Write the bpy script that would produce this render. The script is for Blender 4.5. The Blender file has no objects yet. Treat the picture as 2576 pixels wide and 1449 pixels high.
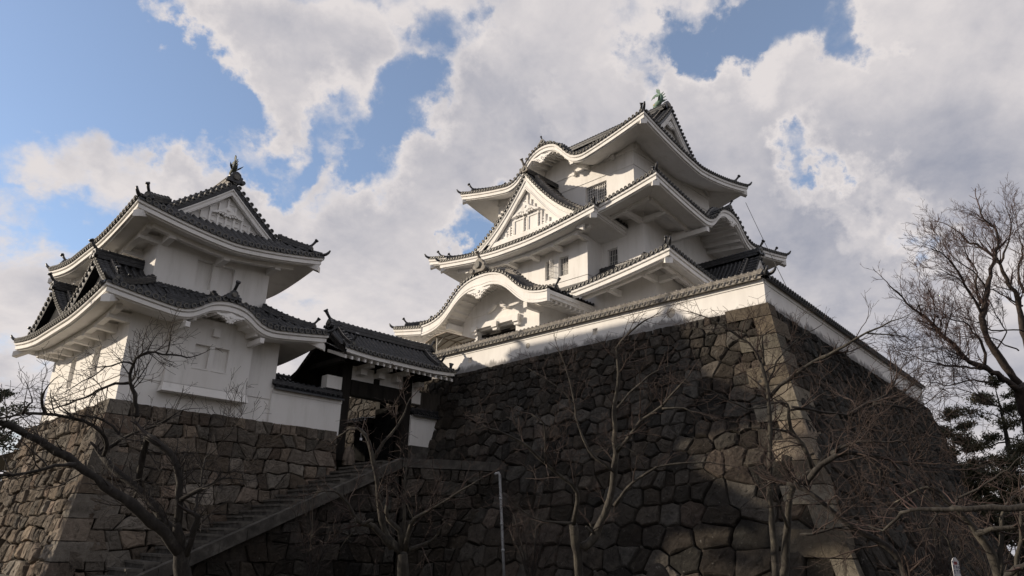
import bpy, math, random
import numpy as np
from mathutils import Vector, Matrix
R = math.radians
SC = bpy.context.scene
COL = SC.collection
rng = random.Random(7)

# ------------------------------------------------------------------ camera
# World axes follow the castle grid: x runs along the turret front, y along the sunlit keep front.
PITCH, ROLL, YAW = R(19.76), R(1.264), R(44.63)
def cam_axes():
    fwd = Vector((0, math.cos(PITCH), math.sin(PITCH))); up = Vector((0, -math.sin(PITCH), math.cos(PITCH))); ri = Vector((1, 0, 0))
    c, s = math.cos(ROLL), math.sin(ROLL)
    r2 = c*ri + s*up; u2 = -s*ri + c*up
    M = Matrix(((math.sin(YAW), math.cos(YAW), 0), (-math.cos(YAW), math.sin(YAW), 0), (0, 0, 1)))
    return M @ r2, M @ u2, M @ fwd
RI, UP, FW = cam_axes()
cd = bpy.data.cameras.new("camera"); cam = bpy.data.objects.new("camera", cd); COL.objects.link(cam)
cd.sensor_width = 36.0; cd.lens = 2852.5/4096*36.0; cd.clip_end = 5000
m = Matrix((RI, UP, -FW)).transposed().to_4x4(); m.translation = Vector((0, 0, 1.6)); cam.matrix_world = m
SC.camera = cam

# ------------------------------------------------------------------ light
SUN_EL, SUN_AZ = R(18.6), R(48.5)           # azimuth away from the normal of the sunlit faces
def look(v):
    v = Vector(v).normalized(); return v
TO_SUN = Vector((-math.cos(SUN_EL)*math.cos(SUN_AZ), math.cos(SUN_EL)*math.sin(SUN_AZ), math.sin(SUN_EL)))
sl = bpy.data.lights.new("sun", 'SUN'); sl.energy = 5.0; sl.angle = R(0.8); sl.color = (1.0, 0.86, 0.68)
so = bpy.data.objects.new("sun", sl); COL.objects.link(so); so.rotation_euler = (-TO_SUN).to_track_quat('-Z', 'Y').to_euler()
so.location = (0, 0, 60)
SC.view_settings.view_transform = 'Standard'; SC.view_settings.look = 'None'
SC.view_settings.exposure = 0.0; SC.view_settings.gamma = 1.0

def sky_dir(px, py):                       # direction seen at a place in the photograph (2576 px wide)
    f = 2852.5*2576/4096
    return (FW + RI*((px-1288)/f) - UP*((py-724.5)/f)).normalized()
W = bpy.data.worlds.new("World"); SC.world = W; W.use_nodes = True
def build_sky():
    nt = W.node_tree; N = nt.nodes; L = nt.links; N.clear()
    out = N.new('ShaderNodeOutputWorld'); bg = N.new('ShaderNodeBackground')
    sky = N.new('ShaderNodeTexSky'); sky.sky_type = 'NISHITA'; sky.sun_disc = False
    sky.sun_elevation = SUN_EL; sky.sun_rotation = math.atan2(TO_SUN.x, TO_SUN.y)
    sky.air_density = 1.0; sky.dust_density = 0.6; sky.ozone_density = 1.6
    tc = N.new('ShaderNodeTexCoord')
    def vm(op, a, b=None):
        n = N.new('ShaderNodeVectorMath'); n.operation = op
        for i, v in enumerate((a, b)):
            if v is None: continue
            if isinstance(v, (tuple, list, Vector)): n.inputs[i].default_value = tuple(v)
            else: L.new(v, n.inputs[i])
        return n
    def ma(op, a, b=None, c=None, clamp=False):
        n = N.new('ShaderNodeMath'); n.operation = op; n.use_clamp = clamp
        for i, v in enumerate((a, b, c)):
            if v is None: continue
            if isinstance(v, (int, float)): n.inputs[i].default_value = v
            else: L.new(v, n.inputs[i])
        return n.outputs[0]
    d = vm('NORMALIZE', tc.outputs['Generated']).outputs[0]
    sx = N.new('ShaderNodeSeparateXYZ'); L.new(d, sx.inputs[0])
    zz = ma('ADD', ma('MAXIMUM', sx.outputs[2], 0.0), 0.35)
    cx = N.new('ShaderNodeCombineXYZ')
    L.new(ma('DIVIDE', sx.outputs[0], zz), cx.inputs[0]); L.new(ma('DIVIDE', sx.outputs[1], zz), cx.inputs[1])
    cx.inputs[2].default_value = 0.37
    def noise(sc, det, ro, dis=0.0, off=(0, 0, 0)):
        n = N.new('ShaderNodeTexNoise'); n.inputs['Scale'].default_value = sc; n.inputs['Detail'].default_value = det
        n.inputs['Roughness'].default_value = ro; n.inputs['Distortion'].default_value = dis
        L.new(vm('ADD', cx.outputs[0], off).outputs[0], n.inputs['Vector']); return n.outputs['Fac']
    S2 = (TO_SUN.x*0.045, TO_SUN.y*0.045, 0)
    def fbm(o):
        o = Vector(o)
        p = noise(3.0, 10, 0.58, 0.35, Vector((3.1, 1.7, 0))+o); q = noise(8.5, 8, 0.62, 0.25, Vector((8, 2, 1))+o)
        return ma('ADD', ma('MULTIPLY', p, 0.62), ma('MULTIPLY', q, 0.38))
    base = fbm((0, 0, 0)); base2 = fbm(S2)
    n3 = noise(2.6, 5, 0.55, 0.0, (1.3, 4.2, 5))
    # banks of cloud and open gaps of the real sky, as soft lobes of direction
    nw = N.new('ShaderNodeTexNoise'); nw.inputs['Scale'].default_value = 6.5; nw.inputs['Detail'].default_value = 7; nw.inputs['Roughness'].default_value = 0.6
    L.new(d, nw.inputs['Vector'])
    wv = vm('SCALE', vm('SUBTRACT', nw.outputs['Color'], (0.5, 0.5, 0.5)).outputs[0]); wv.inputs['Scale'].default_value = 0.34
    dw = vm('NORMALIZE', vm('ADD', d, wv.outputs[0]).outputs[0]).outputs[0]
    cov = None
    for px, py, rad, amt in SKY_LOBES:
        dd = sky_dir(px, py); c1 = math.cos(R(rad))
        dot = vm('DOT_PRODUCT', dw, dd).outputs['Value']
        mr = N.new('ShaderNodeMapRange'); mr.interpolation_type = 'SMOOTHSTEP'
        mr.inputs['From Min'].default_value = c1; mr.inputs['From Max'].default_value = 1.0
        mr.inputs['To Min'].default_value = 0.0; mr.inputs['To Max'].default_value = amt*LOBE_GAIN
        L.new(dot, mr.inputs['Value'])
        cov = mr.outputs[0] if cov is None else ma('ADD', cov, mr.outputs[0])
    low = ma('MULTIPLY', ma('SUBTRACT', 0.30, sx.outputs[2], clamp=True), 1.5)
    cov = ma('ADD', cov, ma('ADD', low, COVER))
    dens = ma('ADD', ma('MULTIPLY', ma('SUBTRACT', base, 0.478), 2.5), cov)
    mr = N.new('ShaderNodeMapRange'); mr.interpolation_type = 'SMOOTHSTEP'
    mr.inputs['From Min'].default_value = -0.30; mr.inputs['From Max'].default_value = 0.22
    L.new(dens, mr.inputs['Value']); alpha = mr.outputs[0]
    # cloud relief: sides turned to the sun are pale, thick undersides grey
    rel = ma('MULTIPLY', ma('SUBTRACT', base2, base), 2.6)
    thick = N.new('ShaderNodeMapRange'); thick.inputs['From Min'].default_value = 0.10; thick.inputs['From Max'].default_value = 1.05
    L.new(ma('ADD', dens, ma('MULTIPLY', ma('SUBTRACT', n3, 0.5), 0.8)), thick.inputs['Value'])
    th2 = ma('ADD', thick.outputs[0], rel, clamp=True)
    mx = N.new('ShaderNodeMix'); mx.data_type = 'RGBA'
    mx.inputs[6].default_value = (0.76, 0.715, 0.71, 1); mx.inputs[7].default_value = (0.345, 0.36, 0.43, 1)
    L.new(th2, mx.inputs[0])
    sks = vm('SCALE', sky.outputs[0]); sks.inputs['Scale'].default_value = SKY_STRENGTH
    skm = vm('MULTIPLY_ADD', sks.outputs[0]); skm.inputs[1].default_value = SKY_TINT; skm.inputs[2].default_value = SKY_HAZE
    fin = N.new('ShaderNodeMix'); fin.data_type = 'RGBA'
    L.new(alpha, fin.inputs[0]); L.new(skm.outputs[0], fin.inputs[6]); L.new(mx.outputs[2], fin.inputs[7])
    # the half of the sky behind the castle is bright, the unseen half behind the viewer is dimmed to lower the ambient light
    vd = vm('DOT_PRODUCT', d, tuple(Vector((FW.x, FW.y, 0.25)).normalized())).outputs['Value']
    dk = N.new('ShaderNodeMapRange'); dk.interpolation_type = 'SMOOTHSTEP'
    dk.inputs['From Min'].default_value = 0.05; dk.inputs['From Max'].default_value = 0.62; dk.inputs['To Min'].default_value = SKY_BACK; dk.inputs['To Max'].default_value = 1.0
    L.new(vd, dk.inputs['Value'])
    fs = vm('SCALE', fin.outputs[2]); L.new(dk.outputs[0], fs.inputs['Scale'])
    L.new(fs.outputs[0], bg.inputs[0]); bg.inputs[1].default_value = 1.0
    L.new(bg.outputs[0], out.inputs[0])
SKY_TINT = (0.90, 0.97, 1.10); SKY_HAZE = (0.10, 0.10, 0.09); SKY_BACK = 0.85; LOBE_GAIN = 0.62; COVER = 0.02
SKY_STRENGTH = 0.15
SKY_LOBES = [
 (-200, 150, 20, -0.75), (60, 120, 13, -0.75), (180, 260, 9, -0.6), (350, 240, 7, -0.6), (480, 290, 6, -0.5), (250, 30, 4, -0.3), (690, 300, 5, -0.7), (800, 430, 6, -0.65), (590, 320, 6, -0.65), (480, 480, 4, -0.4),
 (930, 320, 7, -0.8), (1020, 255, 5, -0.6), (960, 400, 4, -0.35), (1150, 60, 4, -0.6), (1040, 60, 3, -0.3),
 (420, 60, 6, 0.35), (560, 110, 6, 0.4), (700, 130, 7, 0.4), (850, 150, 6, 0.4), (640, 250, 3.5, 0.5), (730, 315, 3, 0.55), (800, 350, 3, 0.5), (460, 160, 3, 0.25),
 (130, 385, 5, 0.85), (250, 400, 5, 0.8), (400, 395, 5, 0.8), (540, 400, 5, 0.8), (680, 440, 5, 0.6), (30, 440, 3, 0.6), (230, 520, 4, 0.2), (90, 530, 5, -0.4), (340, 520, 3, -0.2), (60, 700, 8, 0.4),
 (900, 520, 8, 0.25), (950, 680, 12, 0.35), (1200, 330, 9, 0.35), (1330, 120, 9, 0.3), (1150, 200, 5, 0.2),
 (1500, 200, 12, 0.4), (1850, 260, 8, 0.35), (1800, 480, 12, 0.4), (1950, 740, 12, 0.5), (2320, 200, 14, 0.6), (2420, 420, 10, 0.5), (2500, 760, 14, 0.5), (2150, 760, 9, 0.4),
 (2200, 570, 3.4, -0.95), (2270, 600, 2.5, -0.7), (2080, 390, 2.8, -0.8), (2050, 450, 2.6, -0.65), (2130, 480, 2.4, -0.6), (2120, 330, 2.2, -0.5), (1900, 50, 3, -0.8), (2000, 10, 3, -0.7), (1800, 60, 3, -0.55), (2180, 10, 3.4, -0.9), (1680, 130, 3, -0.5), (1950, 150, 3.5, -0.5), (1720, 60, 3, -0.4),
 (1215, 560, 3.5, -0.8), (1180, 600, 2.5, -0.5), (1360, 240, 2.5, -0.4)]
build_sky()

# ------------------------------------------------------------------ materials
MAT = {}
def new_mat(name):
    m = bpy.data.materials.new(name); m.use_nodes = True
    nt = m.node_tree; b = nt.nodes['Principled BSDF']; MAT[name] = m
    return m, nt, b
def ramp(nt, fac, stops):
    n = nt.nodes.new('ShaderNodeValToRGB'); e = n.color_ramp.elements
    while len(e) > 1: e.remove(e[-1])
    e[0].position = stops[0][0]; e[0].color = stops[0][1] + (1,)
    for p, c in stops[1:]:
        k = e.new(p); k.color = c + (1,)
    nt.links.new(fac, n.inputs[0]); return n.outputs[0]
def nz(nt, scale, det=6, rough=0.6, stretch=None, dist=0.0, coord='Object'):
    tc = nt.nodes.new('ShaderNodeTexCoord'); n = nt.nodes.new('ShaderNodeTexNoise')
    n.inputs['Scale'].default_value = scale; n.inputs['Detail'].default_value = det; n.inputs['Roughness'].default_value = rough
    n.inputs['Distortion'].default_value = dist
    if stretch:
        mp = nt.nodes.new('ShaderNodeMapping'); mp.inputs['Scale'].default_value = stretch
        nt.links.new(tc.outputs[coord], mp.inputs[0]); nt.links.new(mp.outputs[0], n.inputs['Vector'])
    else: nt.links.new(tc.outputs[coord], n.inputs['Vector'])
    return n.outputs['Fac']
def bump(nt, b, h, strength, dist):
    n = nt.nodes.new('ShaderNodeBump'); n.inputs['Strength'].default_value = strength; n.inputs['Distance'].default_value = dist
    nt.links.new(h, n.inputs['Height']); nt.links.new(n.outputs[0], b.inputs['Normal'])
def mixc(nt, fac, a, b_, mode='MIX'):
    n = nt.nodes.new('ShaderNodeMix'); n.data_type = 'RGBA'; n.blend_type = mode
    for i, v in ((0, fac), (6, a), (7, b_)):
        if isinstance(v, (int, float)): n.inputs[i].default_value = v
        elif isinstance(v, tuple): n.inputs[i].default_value = v + (1,) if len(v) == 3 else v
        else: nt.links.new(v, n.inputs[i])
    return n.outputs[2]
def simple(name, stops, scale, rough=0.8, bmp=None, stretch=None, spec=None, metallic=0.0, det=6):
    m, nt, b = new_mat(name)
    f = nz(nt, scale, det, 0.62, stretch)
    nt.links.new(ramp(nt, f, stops), b.inputs['Base Color']); b.inputs['Roughness'].default_value = rough
    b.inputs['Metallic'].default_value = metallic
    if spec is not None: b.inputs['Specular IOR Level'].default_value = spec
    if bmp: bump(nt, b, nz(nt, bmp[0], 6, 0.65, stretch), bmp[1], bmp[2])
    return m

LICHEN = 0.20
def make_materials():
    # old lime plaster, with faint rain streaks
    m, nt, b = new_mat('plaster')
    f1 = nz(nt, 1.5, 8, 0.7, (1, 1, 0.16)); f2 = nz(nt, 0.35, 4, 0.5)
    c = ramp(nt, f1, [(0.25, (0.58, 0.565, 0.54)), (0.40, (0.75, 0.735, 0.71)), (0.5, (0.80, 0.785, 0.765)), (0.7, (0.83, 0.815, 0.795))])
    c = mixc(nt, ramp(nt, f2, [(0.5, (0, 0, 0)), (0.75, (0.35, 0.35, 0.35))]), c, (0.66, 0.63, 0.59))
    nt.links.new(c, b.inputs['Base Color']); b.inputs['Roughness'].default_value = 0.9; b.inputs['Specular IOR Level'].default_value = 0.2
    bump(nt, b, nz(nt, 9, 5, 0.6), 0.12, 0.02)
    # plaster of the parapet walls: black mildew creeping up from the foot
    m, nt, b = new_mat('plaster_mildewed')
    tc = nt.nodes.new('ShaderNodeTexCoord'); sp = nt.nodes.new('ShaderNodeSeparateXYZ'); nt.links.new(tc.outputs['Object'], sp.inputs[0])
    st = nz(nt, 2.2, 8, 0.7, (1, 1, 0.35)); bl = nz(nt, 0.16, 3, 0.5)
    mr = nt.nodes.new('ShaderNodeMapRange'); nt.links.new(sp.outputs[2], mr.inputs['Value'])
    mr.inputs['From Min'].default_value = 0.75; mr.inputs['From Max'].default_value = -0.05; mr.inputs['To Min'].default_value = -0.45; mr.inputs['To Max'].default_value = 0.2
    ad = nt.nodes.new('ShaderNodeMath'); ad.operation = 'ADD'; nt.links.new(mr.outputs[0], ad.inputs[0]); nt.links.new(st, ad.inputs[1])
    ad2 = nt.nodes.new('ShaderNodeMath'); ad2.operation = 'MULTIPLY_ADD'; nt.links.new(bl, ad2.inputs[0]); ad2.inputs[1].default_value = 0.75; nt.links.new(ad.outputs[0], ad2.inputs[2])
    mask = ramp(nt, ad2.outputs[0], [(0.62, (0, 0, 0)), (0.80, (0.85, 0.85, 0.85))])
    f1 = nz(nt, 1.1, 6, 0.65, (1, 1, 0.25))
    c = ramp(nt, f1, [(0.3, (0.70, 0.68, 0.66)), (0.6, (0.81, 0.795, 0.77))])
    c = mixc(nt, mask, c, (0.17, 0.165, 0.165))
    nt.links.new(c, b.inputs['Base Color']); b.inputs['Roughness'].default_value = 0.9; b.inputs['Specular IOR Level'].default_value = 0.2
    bump(nt, b, nz(nt, 9, 5, 0.6), 0.15, 0.02)
    # smoked clay tiles
    m, nt, b = new_mat('tile')
    f1 = nz(nt, 3.0, 7, 0.7); f2 = nz(nt, 14, 4, 0.6)
    c = ramp(nt, f1, [(0.3, (0.010, 0.011, 0.013)), (0.5, (0.021, 0.022, 0.026)), (0.72, (0.062, 0.064, 0.07))])
    c = mixc(nt, ramp(nt, f2, [(0.62, (0, 0, 0)), (0.72, (0.6, 0.6, 0.6))]), c, (0.17, 0.17, 0.15))
    nt.links.new(c, b.inputs['Base Color']); b.inputs['Roughness'].default_value = 0.40
    bump(nt, b, nz(nt, 7, 5, 0.7), 0.35, 0.03)
    simple('tile_rim', [(0.3, (0.07, 0.067, 0.06)), (0.7, (0.19, 0.18, 0.16))], 9, 0.7)
    simple('tile_weathered', [(0.3, (0.10, 0.09, 0.08)), (0.5, (0.20, 0.185, 0.165)), (0.7, (0.34, 0.31, 0.275))], 4, 0.8, (8, 0.4, 0.03))
    # field stones; tone differs from stone to stone
    def stone(name, stops, k0, k1):
        m, nt, b = new_mat(name)
        at = nt.nodes.new('ShaderNodeAttribute'); at.attribute_name = 'tone'
        f1 = nz(nt, 2.6, 10, 0.78); f2 = nz(nt, 0.22, 4, 0.6); f3 = nz(nt, 5.5, 8, 0.75); f4 = nz(nt, 3.2, 9, 0.75, (1, 1, 0.22))
        c = ramp(nt, f1, stops)
        mr = nt.nodes.new('ShaderNodeMapRange'); nt.links.new(at.outputs['Fac'], mr.inputs['Value']); mr.clamp = False; mr.inputs['To Min'].default_value = k0; mr.inputs['To Max'].default_value = k1
        sc = nt.nodes.new('ShaderNodeVectorMath'); sc.operation = 'SCALE'; nt.links.new(c, sc.inputs[0]); nt.links.new(mr.outputs[0], sc.inputs['Scale'])
        hue = nt.nodes.new('ShaderNodeMath'); hue.operation = 'FRACT'; hm = nt.nodes.new('ShaderNodeMath'); hm.operation = 'MULTIPLY'; hm.inputs[1].default_value = 37.7
        nt.links.new(at.outputs['Fac'], hm.inputs[0]); nt.links.new(hm.outputs[0], hue.inputs[0])
        tint = ramp(nt, hue.outputs[0], [(0.0, (1.06, 0.98, 0.90)), (0.4, (1.0, 1.0, 1.0)), (0.7, (0.94, 1.0, 1.04)), (1.0, (1.12, 0.98, 0.92))])
        c = mixc(nt, 1.0, sc.outputs[0], tint, 'MULTIPLY')
        c = mixc(nt, ramp(nt, f2, [(0.42, (0, 0, 0)), (0.68, (0.5, 0.5, 0.5))]), c, (0.060, 0.048, 0.036))
        c = mixc(nt, ramp(nt, f4, [(0.54, (0, 0, 0)), (0.66, (0.65, 0.65, 0.65))]), c, (0.018, 0.017, 0.015))
        c = mixc(nt, ramp(nt, f3, [(0.60, (0, 0, 0)), (0.68, (0.6, 0.6, 0.6))]), c, (LICHEN, LICHEN*.96, LICHEN*.86))
        nt.links.new(c, b.inputs['Base Color']); b.inputs['Roughness'].default_value = 0.95; b.inputs['Specular IOR Level'].default_value = 0.2
        bump(nt, b, nz(nt, 3.5, 12, 0.78), 1.0, 0.16)
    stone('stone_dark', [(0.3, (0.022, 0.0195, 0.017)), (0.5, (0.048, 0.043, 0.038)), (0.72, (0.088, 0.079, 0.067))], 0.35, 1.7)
    stone('stone_shaded', [(0.3, (0.016, 0.015, 0.014)), (0.5, (0.036, 0.034, 0.031)), (0.72, (0.066, 0.062, 0.056))], 0.4, 1.5)  # darker copy of stone_dark: shade of the right face painted into the colour
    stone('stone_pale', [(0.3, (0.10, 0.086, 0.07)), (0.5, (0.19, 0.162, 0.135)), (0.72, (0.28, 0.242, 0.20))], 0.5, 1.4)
    stone('stone_corner', [(0.3, (0.09, 0.078, 0.06)), (0.5, (0.17, 0.147, 0.115)), (0.72, (0.26, 0.228, 0.18))], 0.6, 1.35)
    simple('joint', [(0.4, (0.012, 0.011, 0.010)), (0.6, (0.03, 0.027, 0.024))], 3, 1.0)
    simple('stair_stone', [(0.3, (0.028, 0.026, 0.023)), (0.5, (0.055, 0.05, 0.044)), (0.72, (0.12, 0.112, 0.098))], 2.4, 0.9, (6, 0.5, 0.04))
    simple('tread_stone', [(0.3, (0.045, 0.041, 0.036)), (0.7, (0.13, 0.12, 0.105))], 2.4, 0.9, (6, 0.5, 0.04))
    simple('dark_wood', [(0.3, (0.010, 0.009, 0.008)), (0.7, (0.028, 0.025, 0.022))], 4, 0.8, (6, 0.3, 0.02), (1, 1, 0.15), spec=.15)
    simple('grey_wood', [(0.3, (0.035, 0.03, 0.026)), (0.7, (0.09, 0.08, 0.068))], 4, 0.85, (6, 0.3, 0.02), (1, 1, 0.12))
    simple('black_void', [(0.4, (0.008, 0.008, 0.008)), (0.6, (0.014, 0.014, 0.014))], 2, 1.0, spec=0.0)
    simple('painted_metal', [(0.3, (0.55, 0.52, 0.46)), (0.7, (0.68, 0.65, 0.58))], 3, 0.5)
    simple('rusty_metal', [(0.3, (0.16, 0.12, 0.085)), (0.7, (0.30, 0.24, 0.18))], 6, 0.7)
    simple('sheet', [(0.3, (0.33, 0.30, 0.255)), (0.7, (0.46, 0.42, 0.36))], 1.5, 0.6)
    simple('plastic_pipe', [(0.3, (0.23, 0.235, 0.24)), (0.6, (0.36, 0.365, 0.375)), (0.8, (0.45, 0.455, 0.46))], 2.5, 0.5)
    simple('verdigris', [(0.3, (0.06, 0.105, 0.085)), (0.5, (0.13, 0.21, 0.165)), (0.75, (0.22, 0.31, 0.24))], 5, 0.7, (9, 0.4, 0.03))
    simple('old_bronze', [(0.3, (0.018, 0.024, 0.016)), (0.7, (0.05, 0.062, 0.04))], 5, 0.7, (9, 0.4, 0.03))
    simple('gilding', [(0.4, (0.55, 0.36, 0.08)), (0.6, (0.7, 0.48, 0.12))], 4, 0.4, metallic=0.6)
    simple('cable', [(0.4, (0.03, 0.03, 0.03)), (0.6, (0.05, 0.05, 0.05))], 4, 0.6)
    simple('white_board', [(0.3, (0.60, 0.60, 0.62)), (0.7, (0.72, 0.72, 0.74))], 6, 0.6)
    simple('ink', [(0.4, (0.04, 0.05, 0.11)), (0.6, (0.07, 0.08, 0.15))], 6, 0.7)
    simple('red_paint', [(0.4, (0.30, 0.07, 0.08)), (0.6, (0.38, 0.12, 0.12))], 6, 0.7)
    # barks
    simple('bark_dark', [(0.3, (0.012, 0.010, 0.009)), (0.55, (0.028, 0.024, 0.021)), (0.75, (0.075, 0.07, 0.06))], 6, 0.95, (14, 0.8, 0.03), (1, 1, 0.5))
    simple('bark_lichen', [(0.3, (0.018, 0.016, 0.014)), (0.5, (0.042, 0.037, 0.031)), (0.66, (0.085, 0.076, 0.06)), (0.76, (0.17, 0.16, 0.13))], 5, 0.95, (14, 0.8, 0.03), (1, 1, 0.5))
    simple('twig', [(0.3, (0.022, 0.014, 0.012)), (0.7, (0.055, 0.036, 0.03))], 3, 0.9)
    simple('bark_brown', [(0.3, (0.016, 0.012, 0.011)), (0.55, (0.036, 0.026, 0.022)), (0.75, (0.075, 0.055, 0.046))], 6, 0.95, (14, 0.8, 0.03), (1, 1, 0.5))
    simple('twig_dark', [(0.3, (0.015, 0.012, 0.011)), (0.7, (0.04, 0.032, 0.029))], 3, 0.9)
    simple('twig_mauve', [(0.3, (0.045, 0.028, 0.026)), (0.7, (0.10, 0.062, 0.056))], 3, 0.9)
    simple('needles', [(0.3, (0.022, 0.026, 0.012)), (0.5, (0.05, 0.048, 0.022)), (0.75, (0.10, 0.075, 0.035))], 0.8, 0.8)
    simple('evergreen', [(0.3, (0.012, 0.018, 0.009)), (0.7, (0.045, 0.055, 0.024))], 0.8, 0.8)
    simple('soil', [(0.3, (0.035, 0.03, 0.022)), (0.55, (0.07, 0.06, 0.042)), (0.75, (0.10, 0.095, 0.055))], 0.8, 1.0, (3, 0.6, 0.08), det=10)
    simple('gravel', [(0.3, (0.16, 0.15, 0.135)), (0.7, (0.28, 0.265, 0.24))], 3, 1.0, (12, 0.5, 0.03))
    simple('hill_green', [(0.3, (0.02, 0.028, 0.014)), (0.7, (0.05, 0.06, 0.03))], 0.05, 1.0)
    m, nt, b = new_mat('pane'); b.inputs['Base Color'].default_value = (0.012, 0.013, 0.015, 1); b.inputs['Roughness'].default_value = 0.3
    b.inputs['Specular IOR Level'].default_value = 0.25
make_materials()

# ------------------------------------------------------------------ mesh helpers
class MB:
    def __init__(s): s.V = []; s.F = []; s.M = []; s.S = []; s.T = []; s.n = 0
    def add(s, verts, faces, mat=0, smooth=False, tone=0.5):
        o = s.n; s.V.extend(verts); s.n += len(verts)
        for f in faces: s.F.append(tuple(i+o for i in f))
        k = len(faces); s.M += [mat]*k; s.S += [smooth]*k; s.T += [tone]*k
    def grid(s, P, mat=0, smooth=True, tone=0.5, closed=False):
        P = np.asarray(P, float); n, m = P.shape[:2]; o = s.n
        s.V.extend(map(tuple, P.reshape(-1, 3))); s.n += n*m
        mm = m if closed else m-1
        i, j = np.meshgrid(np.arange(n-1), np.arange(mm), indexing='ij'); j2 = (j+1) % m
        q = np.stack([i*m+j, i*m+j2, (i+1)*m+j2, (i+1)*m+j], -1).reshape(-1, 4)+o
        s.F.extend(map(tuple, q.tolist())); k = len(q); s.M += [mat]*k; s.S += [smooth]*k; s.T += [tone]*k
    def hexa(s, p, mat=0, tone=0.5):           # eight corners: bottom ring then top ring
        s.add([tuple(v) for v in p], [(3, 2, 1, 0), (4, 5, 6, 7), (0, 1, 5, 4), (1, 2, 6, 5), (2, 3, 7, 6), (3, 0, 4, 7)], mat, False, tone)
    def box(s, x0, y0, z0, x1, y1, z1, mat=0, tone=0.5):
        s.hexa([(x0, y0, z0), (x1, y0, z0), (x1, y1, z0), (x0, y1, z0), (x0, y0, z1), (x1, y0, z1), (x1, y1, z1), (x0, y1, z1)], mat, tone)
    def bar(s, a, b, w, h, mat=0, up=(0, 0, 1), taper=1.0):      # square bar from a to b
        a = np.array(a, float); b = np.array(b, float); t = b-a; t /= np.linalg.norm(t); u = np.array(up, float)
        sd = np.cross(t, u); sd /= (np.linalg.norm(sd) or 1); u2 = np.cross(sd, t)
        r = [a+sd*w/2*i+u2*h/2*j for i, j in ((-1, -1), (1, -1), (1, 1), (-1, 1))]
        q = [b+(sd*w/2*i+u2*h/2*j)*taper for i, j in ((-1, -1), (1, -1), (1, 1), (-1, 1))]
        s.hexa(r+q, mat)
    def prism(s, pts, vec, mat=0, tone=0.5):
        n = len(pts); v = np.array(vec, float); P = [np.array(p, float) for p in pts]
        s.add([tuple(p) for p in P]+[tuple(p+v) for p in P],
              [tuple(range(n))[::-1], tuple(range(n, 2*n))]+[(i, (i+1) % n, (i+1) % n+n, i+n) for i in range(n)], mat, False, tone)
    def tube(s, pts, rad, n=6, mat=0, smooth=True, cap=True, flat=1.0, flatdir=None):
        pts = np.asarray(pts, float); k = len(pts); rad = np.broadcast_to(np.asarray(rad, float), (k,))
        T = np.gradient(pts, axis=0); T /= np.maximum(np.linalg.norm(T, axis=1, keepdims=True), 1e-9)
        r0 = np.array((0, 0, 1.0)) if flatdir is None else np.array(flatdir, float)
        if abs(T[0] @ r0) > 0.93 and flatdir is None: r0 = np.array((1.0, 0, 0))
        ang = np.linspace(0, 2*math.pi, n, endpoint=False); rings = []
        for i in range(k):
            u = r0-T[i]*(T[i] @ r0); u /= max(np.linalg.norm(u), 1e-9); v = np.cross(T[i], u); r0 = u if flatdir is None else r0
            rings.append(pts[i]+rad[i]*(np.cos(ang)[:, None]*u*flat+np.sin(ang)[:, None]*v))
        b = s.n; s.grid(np.array(rings), mat, smooth, closed=True)
        if cap and n > 3:
            s.F += [tuple(range(b, b+n))[::-1], tuple(range(b+(k-1)*n, b+k*n))]; s.M += [mat]*2; s.S += [False]*2; s.T += [0.5]*2
    def build(s, name, mats, parent=None):
        me = bpy.data.meshes.new(name); me.from_pydata(s.V, [], s.F)
        for m in ([mats] if isinstance(mats, str) else mats): me.materials.append(MAT[m])
        me.polygons.foreach_set('material_index', s.M); me.polygons.foreach_set('use_smooth', s.S)
        at = me.attributes.new('tone', 'FLOAT', 'FACE'); at.data.foreach_set('value', s.T)
        me.update()
        o = bpy.data.objects.new(name, me); COL.objects.link(o)
        if parent is not None:
            o.parent = parent
            if parent.name in ROOTS: o.matrix_parent_inverse = Matrix.Translation(-Vector(ROOTS[parent.name]))
        return o
ROOTS = {}
def tag(o, label=None, cat=None, group=None, kind=None):
    if label: o['label'] = label
    if cat: o['category'] = cat
    if group: o['group'] = group
    if kind: o['kind'] = kind
    return o
def thing(name, label, cat, loc=(0, 0, 0), group=None):
    o = bpy.data.objects.new(name, None); COL.objects.link(o); o.location = loc; o.empty_display_size = 0.3
    ROOTS[o.name] = loc
    return tag(o, label, cat, group)
V3 = lambda *p: np.array(p, float)

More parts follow.
